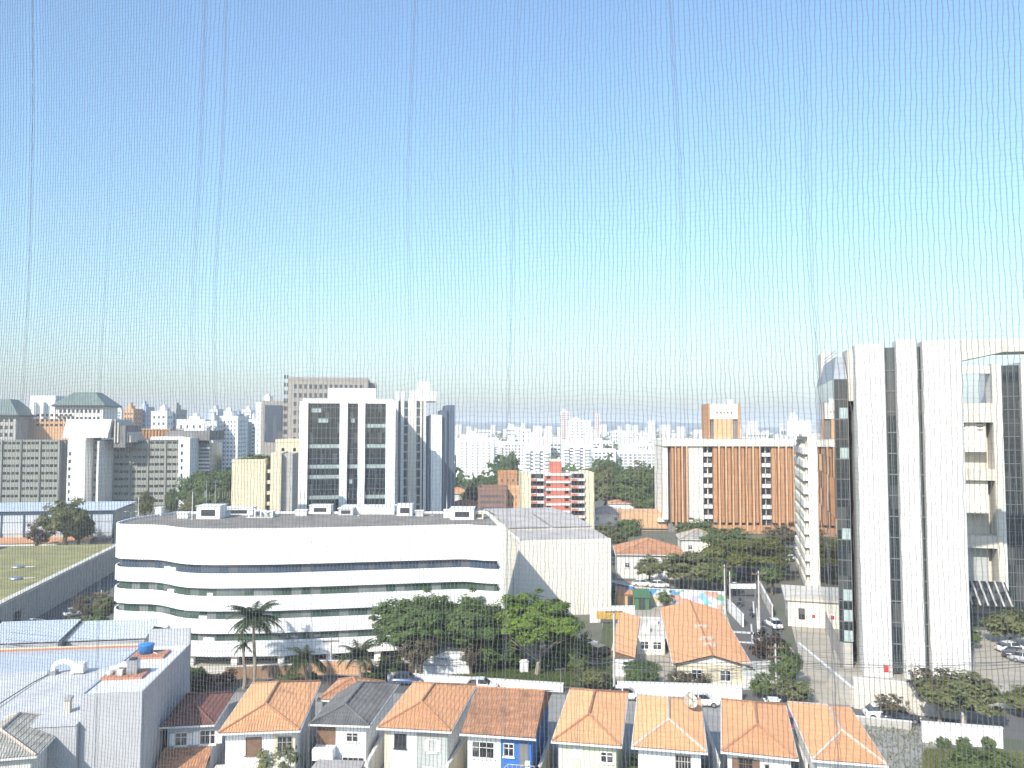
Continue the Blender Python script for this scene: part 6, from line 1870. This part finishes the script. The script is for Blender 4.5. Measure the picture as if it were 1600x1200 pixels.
# motorcyclists on the side street
def rider(label, px, py, ang):
    mt = thing('motorcycle', 'small dark motorcycle ridden ' + label, 'motorcycle', P(px, py, .02), R(ang), 'motorcycles on the side street')
    for x in (-.62, .62):
        w = MB().tube((x, -.06, .3), (x, .06, .3), .3, n=14).build('wheel', DARKM, mt)
        MB().tube((x, -.065, .3), (x, .065, .3), .16, n=10).build('rim', STEEL, w)
    MB().loft([[(-.7, y, z) for y, z in ((-.1, .6), (.1, .6), (.1, .75), (-.1, .75))], [(0, y, z) for y, z in ((-.15, .4), (.15, .4), (.14, .8), (-.14, .8))], [(.35, y, z) for y, z in ((-.12, .5), (.12, .5), (.12, .95), (-.12, .95))], [(.6, y, z) for y, z in ((-.05, .6), (.05, .6), (.05, .9), (-.05, .9))]]).build('frame', mat('bike_paint', (.05, .05, .06), .3, .05), mt, fix=True)
    MB().tube((.45, -.35, 1.05), (.45, .35, 1.05), .025, n=6).build('handlebar', STEEL, mt)
    MB().box(-.75, -.1, -.14, .14, .76, .86).build('saddle', DARKM, mt)
    p = thing('person', 'motorcyclist in dark jacket and helmet riding ' + label, 'person', P(px, py, .02), R(ang), 'riders on the side street')
    me = bpy.data.meshes.new('body')
    V = [(-.2, 0, .95), (-.14, 0, 1.2), (-.05, 0, 1.42), (0, 0, 1.52), (.03, 0, 1.66), (.03, .2, 1.4), (.2, .3, 1.2), (.42, .28, 1.08), (.03, -.2, 1.4), (.2, -.3, 1.2), (.42, -.28, 1.08),
         (-.12, .13, .9), (.25, .2, .75), (.05, .2, .32), (.2, .2, .26), (-.12, -.13, .9), (.25, -.2, .75), (.05, -.2, .32), (.2, -.2, .26)]
    E = [(0, 1), (1, 2), (2, 3), (3, 4), (2, 5), (5, 6), (6, 7), (2, 8), (8, 9), (9, 10), (0, 11), (11, 12), (12, 13), (13, 14), (0, 15), (15, 16), (16, 17), (17, 18)]
    rad = [.16, .16, .16, .07, .1, .09, .06, .045, .09, .06, .045, .11, .085, .06, .05, .11, .085, .06, .05]
    me.from_pydata(V, E, []); me.materials.append(mat('dark_jacket', (.03, .035, .05), .8, .1))
    b = put('body', me, p)
    sk = b.modifiers.new('skin', 'SKIN')
    for i, s in enumerate(rad): me.skin_vertices[0].data[i].radius = (s, s)
    me.skin_vertices[0].data[0].use_root = True
    b.modifiers.new('sub', 'SUBSURF').levels = 1
    MB().lathe([(.06, -.14), (.13, -.06), (.15, .04), (.12, .13), (.03, .17)], (.03, 0, 1.68), 12).build('helmet', mat('helmet_shell', (.05, .05, .05), .2, .02), p, smooth=True)
rider('nearest down the side street', 1192, 988, 250)
rider('in the middle of the side street', 1174, 965, 255)
rider('farthest under the street barrier', 1157, 948, 255)

# ================================================================== TREES AND SHRUBS
ficus_d = [crown_mesh('crown', LEAF_D, 301 + i, 1, 1, 1, clumps=170, leaves=120, leaf=0.048, flat=.3, cl=.2) for i in range(2)]
ficus_b = [crown_mesh('crown', LEAF_B, 401, 1, 1, 1, clumps=190, leaves=130, leaf=0.046, flat=.4, cl=.19)]
GS = 'big shade trees before the curved office'
tree('big dark shade tree at the left of the row before the office', 648, 928, 1052, 130, 'dark', group=GS, crown=ficus_d)
tree('dark shade tree between the left shade tree and the bright one', 735, 932, 1048, 125, 'dark', group=GS, crown=ficus_d)
t = tree('bright green spreading tree with bare pale forked trunk', 842, 926, 1056, 152, 'dark', group=GS, crown=ficus_b, trunks=[trunk_mesh('trunk', BARKP, .55, .035, 11, .5, 91, top=1.1)], crown_share=.66)
tree('dark lower bush under the bright spreading tree, left', 775, 985, 1046, 80, 'dark', name='shrub', cat='shrub', crown_share=.95)
tree('dark lower bush under the bright spreading tree, right', 890, 975, 1048, 70, 'mid', name='shrub', cat='shrub', crown_share=.95)
tree('half bare tawny tree before the left shade tree', 655, 985, 1064, 70, 'tawny')
tree('slim tree trunked sapling in front of the shade trees', 738, 1000, 1058, 44, 'tawny')
palm('tall palm with drooping fronds before the curved office', 398, 962, 101, zz(968, 101), 4.3, seed=3, fronds=30)
palm('short bushy palm right of the tall palm', 478, 1008, 100.5, 3.4, 3.2, seed=5, fronds=18)
palm('short bushy palm left of the dark shade trees', 562, 1004, 100.5, 3.8, 3.4, seed=6, fronds=18)
palm('slender drooping palm stem beside the tall palm', 382, 1000, 100, 5.4, 1.8, seed=8, fronds=8)
GU = 'undergrowth below the shade trees'
for i, (px, yt, yb, w, k) in enumerate(((612, 1022, 1052, 44, 'mid'), (680, 1018, 1046, 46, 'shrubd'), (712, 1012, 1044, 44, 'mid'), (760, 1018, 1050, 40, 'shrubd'), (800, 1010, 1046, 50, 'mid'), (866, 1015, 1050, 44, 'shrubd'), (905, 1020, 1056, 40, 'mid'))):
    tree(['first', 'second', 'third', 'fourth', 'fifth', 'sixth', 'seventh'][i] + ' low bush from the left in the undergrowth below the shade trees', px, yt, yb, w, k, name='shrub', cat='shrub', crown_share=.95, group=GU)
# gardens along the avenue
GG = 'garden shrubs along the avenue'
tree('dark reddish shrub behind the dark red roof', 318, 1050, 1082, 48, 'red', name='shrub', cat='shrub', crown_share=.95, group=GG)
tree('dark green shrub at the grey block rear corner', 300, 1040, 1078, 40, 'dark', name='shrub', cat='shrub', crown_share=.95, group=GG)
tree('reddish shrub left of the tall palm foot', 352, 1046, 1072, 40, 'red', name='shrub', cat='shrub', crown_share=.95, group=GG)
tree('round green shrub right of the tall palm foot', 450, 1052, 1066, 40, 'shrub', name='shrub', cat='shrub', crown_share=.95, group=GG)
tree('low green shrub behind the small orange annex', 490, 1050, 1066, 26, 'shrubd', name='shrub', cat='shrub', crown_share=.95, group=GG)
tree('green hedge bush between annex and fourth house', 592, 1040, 1062, 50, 'shrubd', name='shrub', cat='shrub', crown_share=.95, group=GG)
tree('olive bush at the right end of the green verge', 925, 1044, 1074, 62, 'shrubo', name='shrub', cat='shrub', crown_share=.95, group=GG)
tree('dark bush against the bright white wall', 1002, 1030, 1078, 58, 'dark', name='shrub', cat='shrub', crown_share=.95, group=GG)
tree('thin tawny hedge below the pale yellow end wall', 1085, 1045, 1072, 60, 'tawny', name='shrub', cat='shrub', crown_share=.95, group=GG)
tree('thin tawny bush left in the hedge below the yellow wall', 1060, 1046, 1073, 40, 'tawny', name='shrub', cat='shrub', crown_share=.95, group=GG)
tree('reddish leafy tree beside the transformer pole', 1205, 985, 1060, 70, 'red', crown_share=.85)
tree('green creeper tree right of the transformer pole', 1228, 1010, 1078, 52, 'mid', crown_share=.9)
tree('pale olive shrub thicket behind the rightmost house', 1240, 1060, 1100, 60, 'shrubo', name='shrub', cat='shrub', crown_share=.95)
tree('ivy bush on the white garden wall', 1190, 1050, 1092, 40, 'shrub', name='shrub', cat='shrub', crown_share=.95)
# yard fronts at the bottom edge
tree('leafy bush in front of the second house', 435, 1160, 1235, 62, 'shrubo', name='shrub', cat='shrub', crown_share=.95)
tree('green bush in front of the seventh house', 1012, 1170, 1245, 66, 'shrub', name='shrub', cat='shrub', crown_share=.95)
tree('green bush at the bottom right corner', 1545, 1176, 1235, 110, 'mid', name='shrub', cat='shrub', crown_share=.95)
tree('low green bush before the rightmost house', 1362, 1196, 1230, 50, 'shrub', name='shrub', cat='shrub', crown_share=.95)
for i, px in enumerate((1475, 1505, 1545)):
    tree(['left', 'middle', 'right'][i] + ' small clump of planting before the white roadside wall', px, 1150, 1172, 22, 'shrub', name='shrub', cat='shrub', crown_share=.95, group='plants by the white roadside wall')
# right road trees
tree('street tree with thin crown before the ribbed tower foot, left one', 1468, 1042, 1128, 90, 'tawny', trunks=TRUNKP, group='street trees below the ribbed tower')
tree('fuller olive street tree on the road, right one below the tower', 1508, 1055, 1138, 120, 'olive', trunks=TRUNKP, group='street trees below the ribbed tower')
tree('bare tawny roadside tree over the two parked cars', 1394, 1084, 1130, 50, 'tawny')
tree('olive shrub by the canopy of the tower entrance', 1578, 952, 1008, 70, 'shrubo', name='shrub', cat='shrub', crown_share=.95)
tree('small green shrub at the right foot of the ribbed tower', 1520, 975, 1015, 26, 'shrub', name='shrub', cat='shrub', crown_share=.95)
tree('pale roadside bush cut by the right edge', 1595, 1075, 1120, 60, 'olive', crown_share=.85)
# around the school and mural
tree('round dark bush at the corner of the white hall', 943, 908, 948, 34, 'dark', name='shrub', cat='shrub', crown_share=.95)
GM = 'trees along the side street'
tree('olive gold tree behind the white hall corner', 948, 822, 870, 66, 'olive', group=GM)
tree('darker tree right of the olive gold tree', 982, 808, 862, 42, 'dark', group=GM)
tree('small spreading tree over the parked white cars', 1016, 872, 915, 50, 'olive', group=GM)
tree('broad olive tree above the mural wall', 1086, 862, 928, 104, 'olive', group=GM)
tree('dark green tree between broad olive tree and barrier', 1120, 878, 932, 60, 'mid', group=GM)
tree('yellow green spreading tree before the brick fin block', 1165, 846, 905, 130, 'yellow', group=GM)
tree('olive tree behind the yellow green spreading tree', 1142, 826, 880, 84, 'mid', group=GM)
tree('dark tree in front of the white panels of the brick block', 1090, 812, 858, 66, 'mid', group=GM)
tree('tawny tree before the right bays of the brick fin block', 1222, 814, 872, 66, 'tawny', group=GM)
tree('green tree by the gatehouse under the yellow green tree', 1205, 880, 930, 44, 'mid', group=GM)
tree('light green tree filling the gap left of the yellow green tree', 1128, 846, 912, 78, 'yellow', group=GM)
tree('olive tree behind the broad olive tree over the mural', 1062, 868, 918, 66, 'mid', group=GM)
tree('light green tree between yellow green tree and slanted block', 1196, 836, 892, 64, 'yellow', group=GM)
tree('small tree by the mural left end', 1040, 922, 950, 24, 'shrub', name='shrub', cat='shrub', crown_share=.9)
tree('slender palm like tree before the low orange wing', 1035, 845, 872, 18, 'olive')
# middle distance
GD = 'dark park trees below the white district'
for lab, px, yt, yb, w in (('left dark park tree beside the salmon building', 945, 742, 800, 60), ('olive topped park tree above the left dark one', 940, 722, 775, 46), ('largest dark park tree in the middle of the clump', 985, 738, 802, 80),
                          ('dark park tree at the right of the clump by the brick block', 1022, 730, 800, 60), ('high round tree standing above the park clump', 955, 713, 770, 26), ('back park tree between large and right trees', 1000, 726, 780, 60),
                          ('low bushy park tree at the front of the clump', 1010, 766, 806, 60)):
    tree(lab, px, yt, yb, w, ('olive' if px in (945, 1000) else 'mid') if 'olive' not in lab else 'yellow', group=GD, crown_share=.85)
GE = 'scattered trees in the town'
for lab, px, yt, yb, w, k in (('dark round bush tree before the brown block', 792, 778, 806, 40, 'dark'), ('dark tree between the white block and orange brick box', 757, 742, 775, 36, 'dark'), ('tall dark tree above the orange brick box', 797, 706, 760, 30, 'dark'), ('dark tree right of the broad white apartment block', 775, 745, 776, 30, 'mid'),
                              ('olive tree at the foot of the companion tower', 735, 758, 792, 36, 'olive'), ('large dark tree left of the cream windowless block', 335, 728, 800, 66, 'dark'), ('dark tree below the green glass office', 300, 738, 800, 50, 'dark'), ('low olive tree at the foot of the cream block', 340, 765, 812, 60, 'mid'),
                              ('low olive tree left of the cream block foot', 305, 774, 812, 50, 'olive'), ('slender yellow green tree before the office slab', 226, 768, 812, 24, 'yellow'), ('slender dark tree at the end of the office slab', 268, 764, 808, 22, 'mid'), ('yellow green tree right of the warehouse', 178, 795, 832, 22, 'yellow'),
                              ('yellow green bush right of the masts on the office roof line', 455, 790, 812, 34, 'olive')):
    tree(lab, px, yt, yb, w, k, group=GE, crown_share=.97)
tree('large olive tree before the navy framed warehouse', 100, 778, 872, 74, 'olive')
tree('second bare tree left of the large olive tree at the warehouse', 62, 806, 872, 44, 'tawny')
tree('dark tree right end before the warehouse annex', 128, 800, 868, 40, 'olive')
# left street
tree('round bright green shrub in the left street garden', 112, 962, 1000, 56, 'shrub', name='shrub', cat='shrub', crown_share=.95)
tree('tawny tree behind the round green shrub at left street', 140, 925, 985, 60, 'tawny')
tree('dark tree against the curved office left end', 160, 930, 985, 40, 'olive')
tree('green bush right of the round shrub at left street', 150, 955, 1000, 40, 'mid', name='shrub', cat='shrub', crown_share=.95)

# hedge and verge grass: many blades, one mass
def grass(name, poly, n, h, m, label, z=0.0, seed=1):
    rng = np.random.default_rng(seed)
    a, b, c, d = [np.array(p[:2]) for p in poly]
    u = rng.random(n)[:, None]; v = rng.random(n)[:, None]
    p = (a * (1 - u) + b * u) * (1 - v) + (d * (1 - u) + c * u) * v
    ang = rng.random(n) * 6.28; w = .05 + .06 * rng.random(n); hh = h * (.5 + rng.random(n))
    dx = np.cos(ang) * w; dy = np.sin(ang) * w; lx = rng.normal(size=n) * .12; ly = rng.normal(size=n) * .12
    V = np.zeros((n, 3, 3)); V[:, 0] = np.c_[p[:, 0] - dx, p[:, 1] - dy, np.full(n, z)]; V[:, 1] = np.c_[p[:, 0] + dx, p[:, 1] + dy, np.full(n, z)]; V[:, 2] = np.c_[p[:, 0] + lx, p[:, 1] + ly, z + hh]
    o = put(name, np_mesh(name, V.reshape(-1, 3), np.arange(n * 3).reshape(n, 3), m))
    tag(o, label, 'grass', kind='stuff')
grass('verge_grass', gp((700, 1062), (955, 1077), (955, 1045), (700, 1036)), 26000, .28, LEAF_M, 'rough green grass on the verge bank', .13, 2)
grass('plot_weeds', gp((1330, 1128), (1455, 1132), (1475, 1215), (1300, 1230)), 1300, .22, LEAF_O, 'sparse weeds in the corner plot', 0, 3)
grass('wall_weeds', gp((1445, 1176), (1600, 1182), (1620, 1230), (1440, 1215)), 14000, .5, LEAF_O, 'dry weeds before the white roadside wall', 0, 4)

# the tree cover between the far blocks, too far to count
def far_wood():
    rng = np.random.default_rng(9)
    V = []
    spots = []
    for k in range(900):
        Y = 380 + 2800 * rng.random() ** 1.7
        X = (rng.random() * 1.7 - .85) * Y
        spots.append((X, Y))
    for X, Y in spots:
        r = 4 + 4 * rng.random() + Y * .0016
        n = 46
        q = rng.normal(size=(n, 3)); q /= np.linalg.norm(q, axis=1)[:, None]; q *= (.55 + .5 * rng.random(n))[:, None]
        p = q * np.array([r * 1.25, r * 1.25, r * .75]) + np.array([X, Y, r * .95])
        nr = q + rng.normal(size=(n, 3)) * .5; nr /= np.linalg.norm(nr, axis=1)[:, None]
        a = np.cross(nr, rng.normal(size=(n, 3))); a /= np.linalg.norm(a, axis=1)[:, None]; b = np.cross(nr, a)
        s = r * .32 * (.6 + .8 * rng.random(n))[:, None]
        V.append(np.stack([p - a * s, p - b * s * .6, p + a * s, p + b * s * .6], axis=1).reshape(-1, 3))
    V = np.concatenate(V)
    o = put('far_woodland', np_mesh('far_woodland', V, np.arange(len(V)).reshape(-1, 4), LEAF_D))
    tag(o, 'distant tree cover between the white blocks below the hills', 'woodland', kind='stuff')
far_wood()
# the low far town under the skyline: a mass of small roofs and walls
def far_town():
    rng = random.Random(12)
    groups = {'w': MB(), 'r': MB(), 'g': MB()}
    for k in range(1500):
        Y = 620 + 3000 * rng.random() ** 1.5
        X = rng.uniform(-.75, .75) * Y
        w = rng.uniform(7, 18); d = rng.uniform(8, 16); h = rng.choice((4, 6, 6, 8, 10, 13, 18, 24)) * rng.uniform(.8, 1.2)
        if Y > 1300 and rng.random() < .12: h = rng.uniform(28, 46)
        key = rng.choice('wwwg')
        groups[key].box(X, X + w, Y, Y + d, 0, h)
        if h < 9: groups['r'].box(X - .4, X + w + .4, Y - .4, Y + d + .4, h + .01, h + .8)
    for key, m, nm, lab in (('w', WHITE2, 'far_town', 'mass of small white far buildings under the hills'), ('g', CONCL, 'far_town', 'mass of small grey far buildings under the hills'), ('r', TILE2, 'far_town', 'mass of far tile roofs under the hills')):
        o = groups[key].build(nm, m, kind='stuff', label=lab, cat='town')
far_town()

# ================================================================== HAZE
def haze():
    m = bpy.data.materials.new('haze_air'); m.use_nodes = True
    nt = m.node_tree; nt.nodes.clear()
    out = nt.nodes.new('ShaderNodeOutputMaterial'); v = nt.nodes.new('ShaderNodeVolumePrincipled')
    v.inputs['Color'].default_value = (.86, .91, 1, 1); v.inputs['Density'].default_value = HAZE_D; v.inputs['Anisotropy'].default_value = 0.0
    nt.links.new(v.outputs[0], out.inputs['Volume'])
    o = MB().box(-10500, 10500, -400, 10500, -1.2, 120).build('haze', m, kind='stuff')
HAZE_D = 0.0002
haze()

# ================================================================== INSECT SCREEN just beyond the camera
def insect_screen():
    p = .0014                                     # mesh pitch, metres
    A = np.array([-.285, .352]); d = np.array([.956, -.294]); Ls = .56
    base = Vector((A[0] + d[0] * Ls / 2, A[1] + d[1] * Ls / 2, EYE - .24))
    t = thing('insect_screen', 'fine grey insect screen mesh hanging slack across the whole view', 'insect screen', base, 0)
    nu = int(Ls / p); H0, H1 = EYE - .225, EYE + .255; nv = int((H1 - H0) / (p * 1.12))
    rng = np.random.default_rng(21)
    S = np.arange(nu) * p; Zv = np.linspace(H0, H1, nv)
    bunch = [(.170, .0042, .85), (.180, .0030, .8), (.087, .0032, .9), (.045, .0028, .8), (.128, .0028, .8), (.262, .0034, .85), (.298, .0030, .8), (.322, .0042, .85), (.352, .0036, .85), (.395, .0046, .9), (.418, .0034, .85), (.455, .0042, .7), (.222, .0038, .9)]
    ph = rng.random(nu) * 6.28
    def warp(s, z):
        zz_ = z - EYE
        o = .0006 * np.sin(zz_ * 19 + s * 55) + .00028 * np.sin(zz_ * 61 - s * 31 + 1.3) + .00008 * np.sin(zz_ * 700 + s * 900)
        for c, w, k in bunch:
            w = w * .8
            cc = c + .0022 * np.sin(zz_ * 11 + c * 40)
            dd = s - cc
            o = o - k * dd * np.exp(-(dd / w) ** 2) * (.5 + .5 * np.sin(zz_ * 9 + c * 70))
        return o
    def depth(s, z):
        return .0016 * np.sin(s * 23 + (z - EYE) * 11) + .0012 * np.sin((z - EYE) * 31 - s * 17)
    def pos(s, z, jit=0):
        s2 = s + warp(s, z) + jit
        q = depth(s, z)
        return np.stack([A[0] + d[0] * s2 + .294 * q, A[1] + d[1] * s2 + .956 * q, z + .0006 * np.sin(s * 120 + z * 40)], axis=-1)
    def threads(name, grid, r, m):
        # grid: (threads, points, 3); each thread a thin three sided tube
        n, k, _ = grid.shape
        tan = np.gradient(grid, axis=1); tan /= np.linalg.norm(tan, axis=2, keepdims=True)
        up = np.array([.294, .956, 0.0])
        side = np.cross(tan, up); side /= np.linalg.norm(side, axis=2, keepdims=True)
        V = []
        for a in (90, 210, 330):
            V.append(grid + side * (r * math.cos(R(a))) + up * (r * math.sin(R(a))) )
        V = np.stack(V, axis=2).reshape(-1, 3)          # index ((i*k)+j)*3+c
        i, j = np.meshgrid(np.arange(n), np.arange(k - 1), indexing='ij')
        b = ((i * k) + j) * 3
        F = []
        for c in range(3):
            c2 = (c + 1) % 3
            F.append(np.stack([b + c, b + c2, b + 3 + c2, b + 3 + c], axis=-1).reshape(-1, 4))
        F = np.concatenate(F)
        V = V - np.array(base)
        o = put(name, np_mesh(name, V, F, m), t); o['kind'] = 'stuff'
        return o
    zz_ = np.linspace(H0, H1, 230)
    s_ = np.repeat(S[:, None], len(zz_), 1); z_ = np.repeat(zz_[None], nu, 0)
    jit = .00009 * np.sin(z_ * 900 + ph[:, None] * 3) + .00009 * np.sin(z_ * 310 + ph[:, None])
    SM = mat('screen_thread', (.135, .14, .15), .6, .05, 20, spec=.3)
    threads('upright_threads', pos(s_, z_, jit), SCREEN_R, SM)
    sh = np.linspace(0, S[-1], 240)
    s_ = np.repeat(sh[None], nv, 0); z_ = np.repeat(Zv[:, None], len(sh), 1)
    z_ = z_ + .00022 * np.sin(s_ * 600 + np.arange(nv)[:, None] * 1.7) + .0009 * np.sin(s_ * 38 + z_ * 25)
    threads('cross_threads', pos(s_, z_), SCREEN_R * .30, SM)
    # aluminium frame bars round the net
    e = Vector((d[0], d[1], 0)); n_ = Vector((.294, .956, 0))
    def bar(p, q, u, w):
        mb = MB(); vs = []
        for c in (p, q):
            for s1, s2 in ((-1, -1), (1, -1), (1, 1), (-1, 1)): vs.append(c + u * (s1 * w) + n_ * (s2 * .008))
        mb.add(vs, [(0, 1, 2, 3), (7, 6, 5, 4), (0, 4, 5, 1), (1, 5, 6, 2), (2, 6, 7, 3), (3, 7, 4, 0)])
        mb.build('frame_bar', STEEL, t, world=True)
    p0 = Vector((A[0], A[1], 0)) - e * .012; p1 = p0 + e * (S[-1] + .024)
    up = Vector((0, 0, 1))
    bar(p0 + up * H0, p1 + up * H0, up, .011); bar(p0 + up * H1, p1 + up * H1, up, .011)
    bar(p0 + up * (H0 + .012), p0 + up * (H1 - .012), e, .011); bar(p1 + up * (H0 + .012), p1 + up * (H1 - .012), e, .011)
SCREEN_R = .0001
insect_screen()
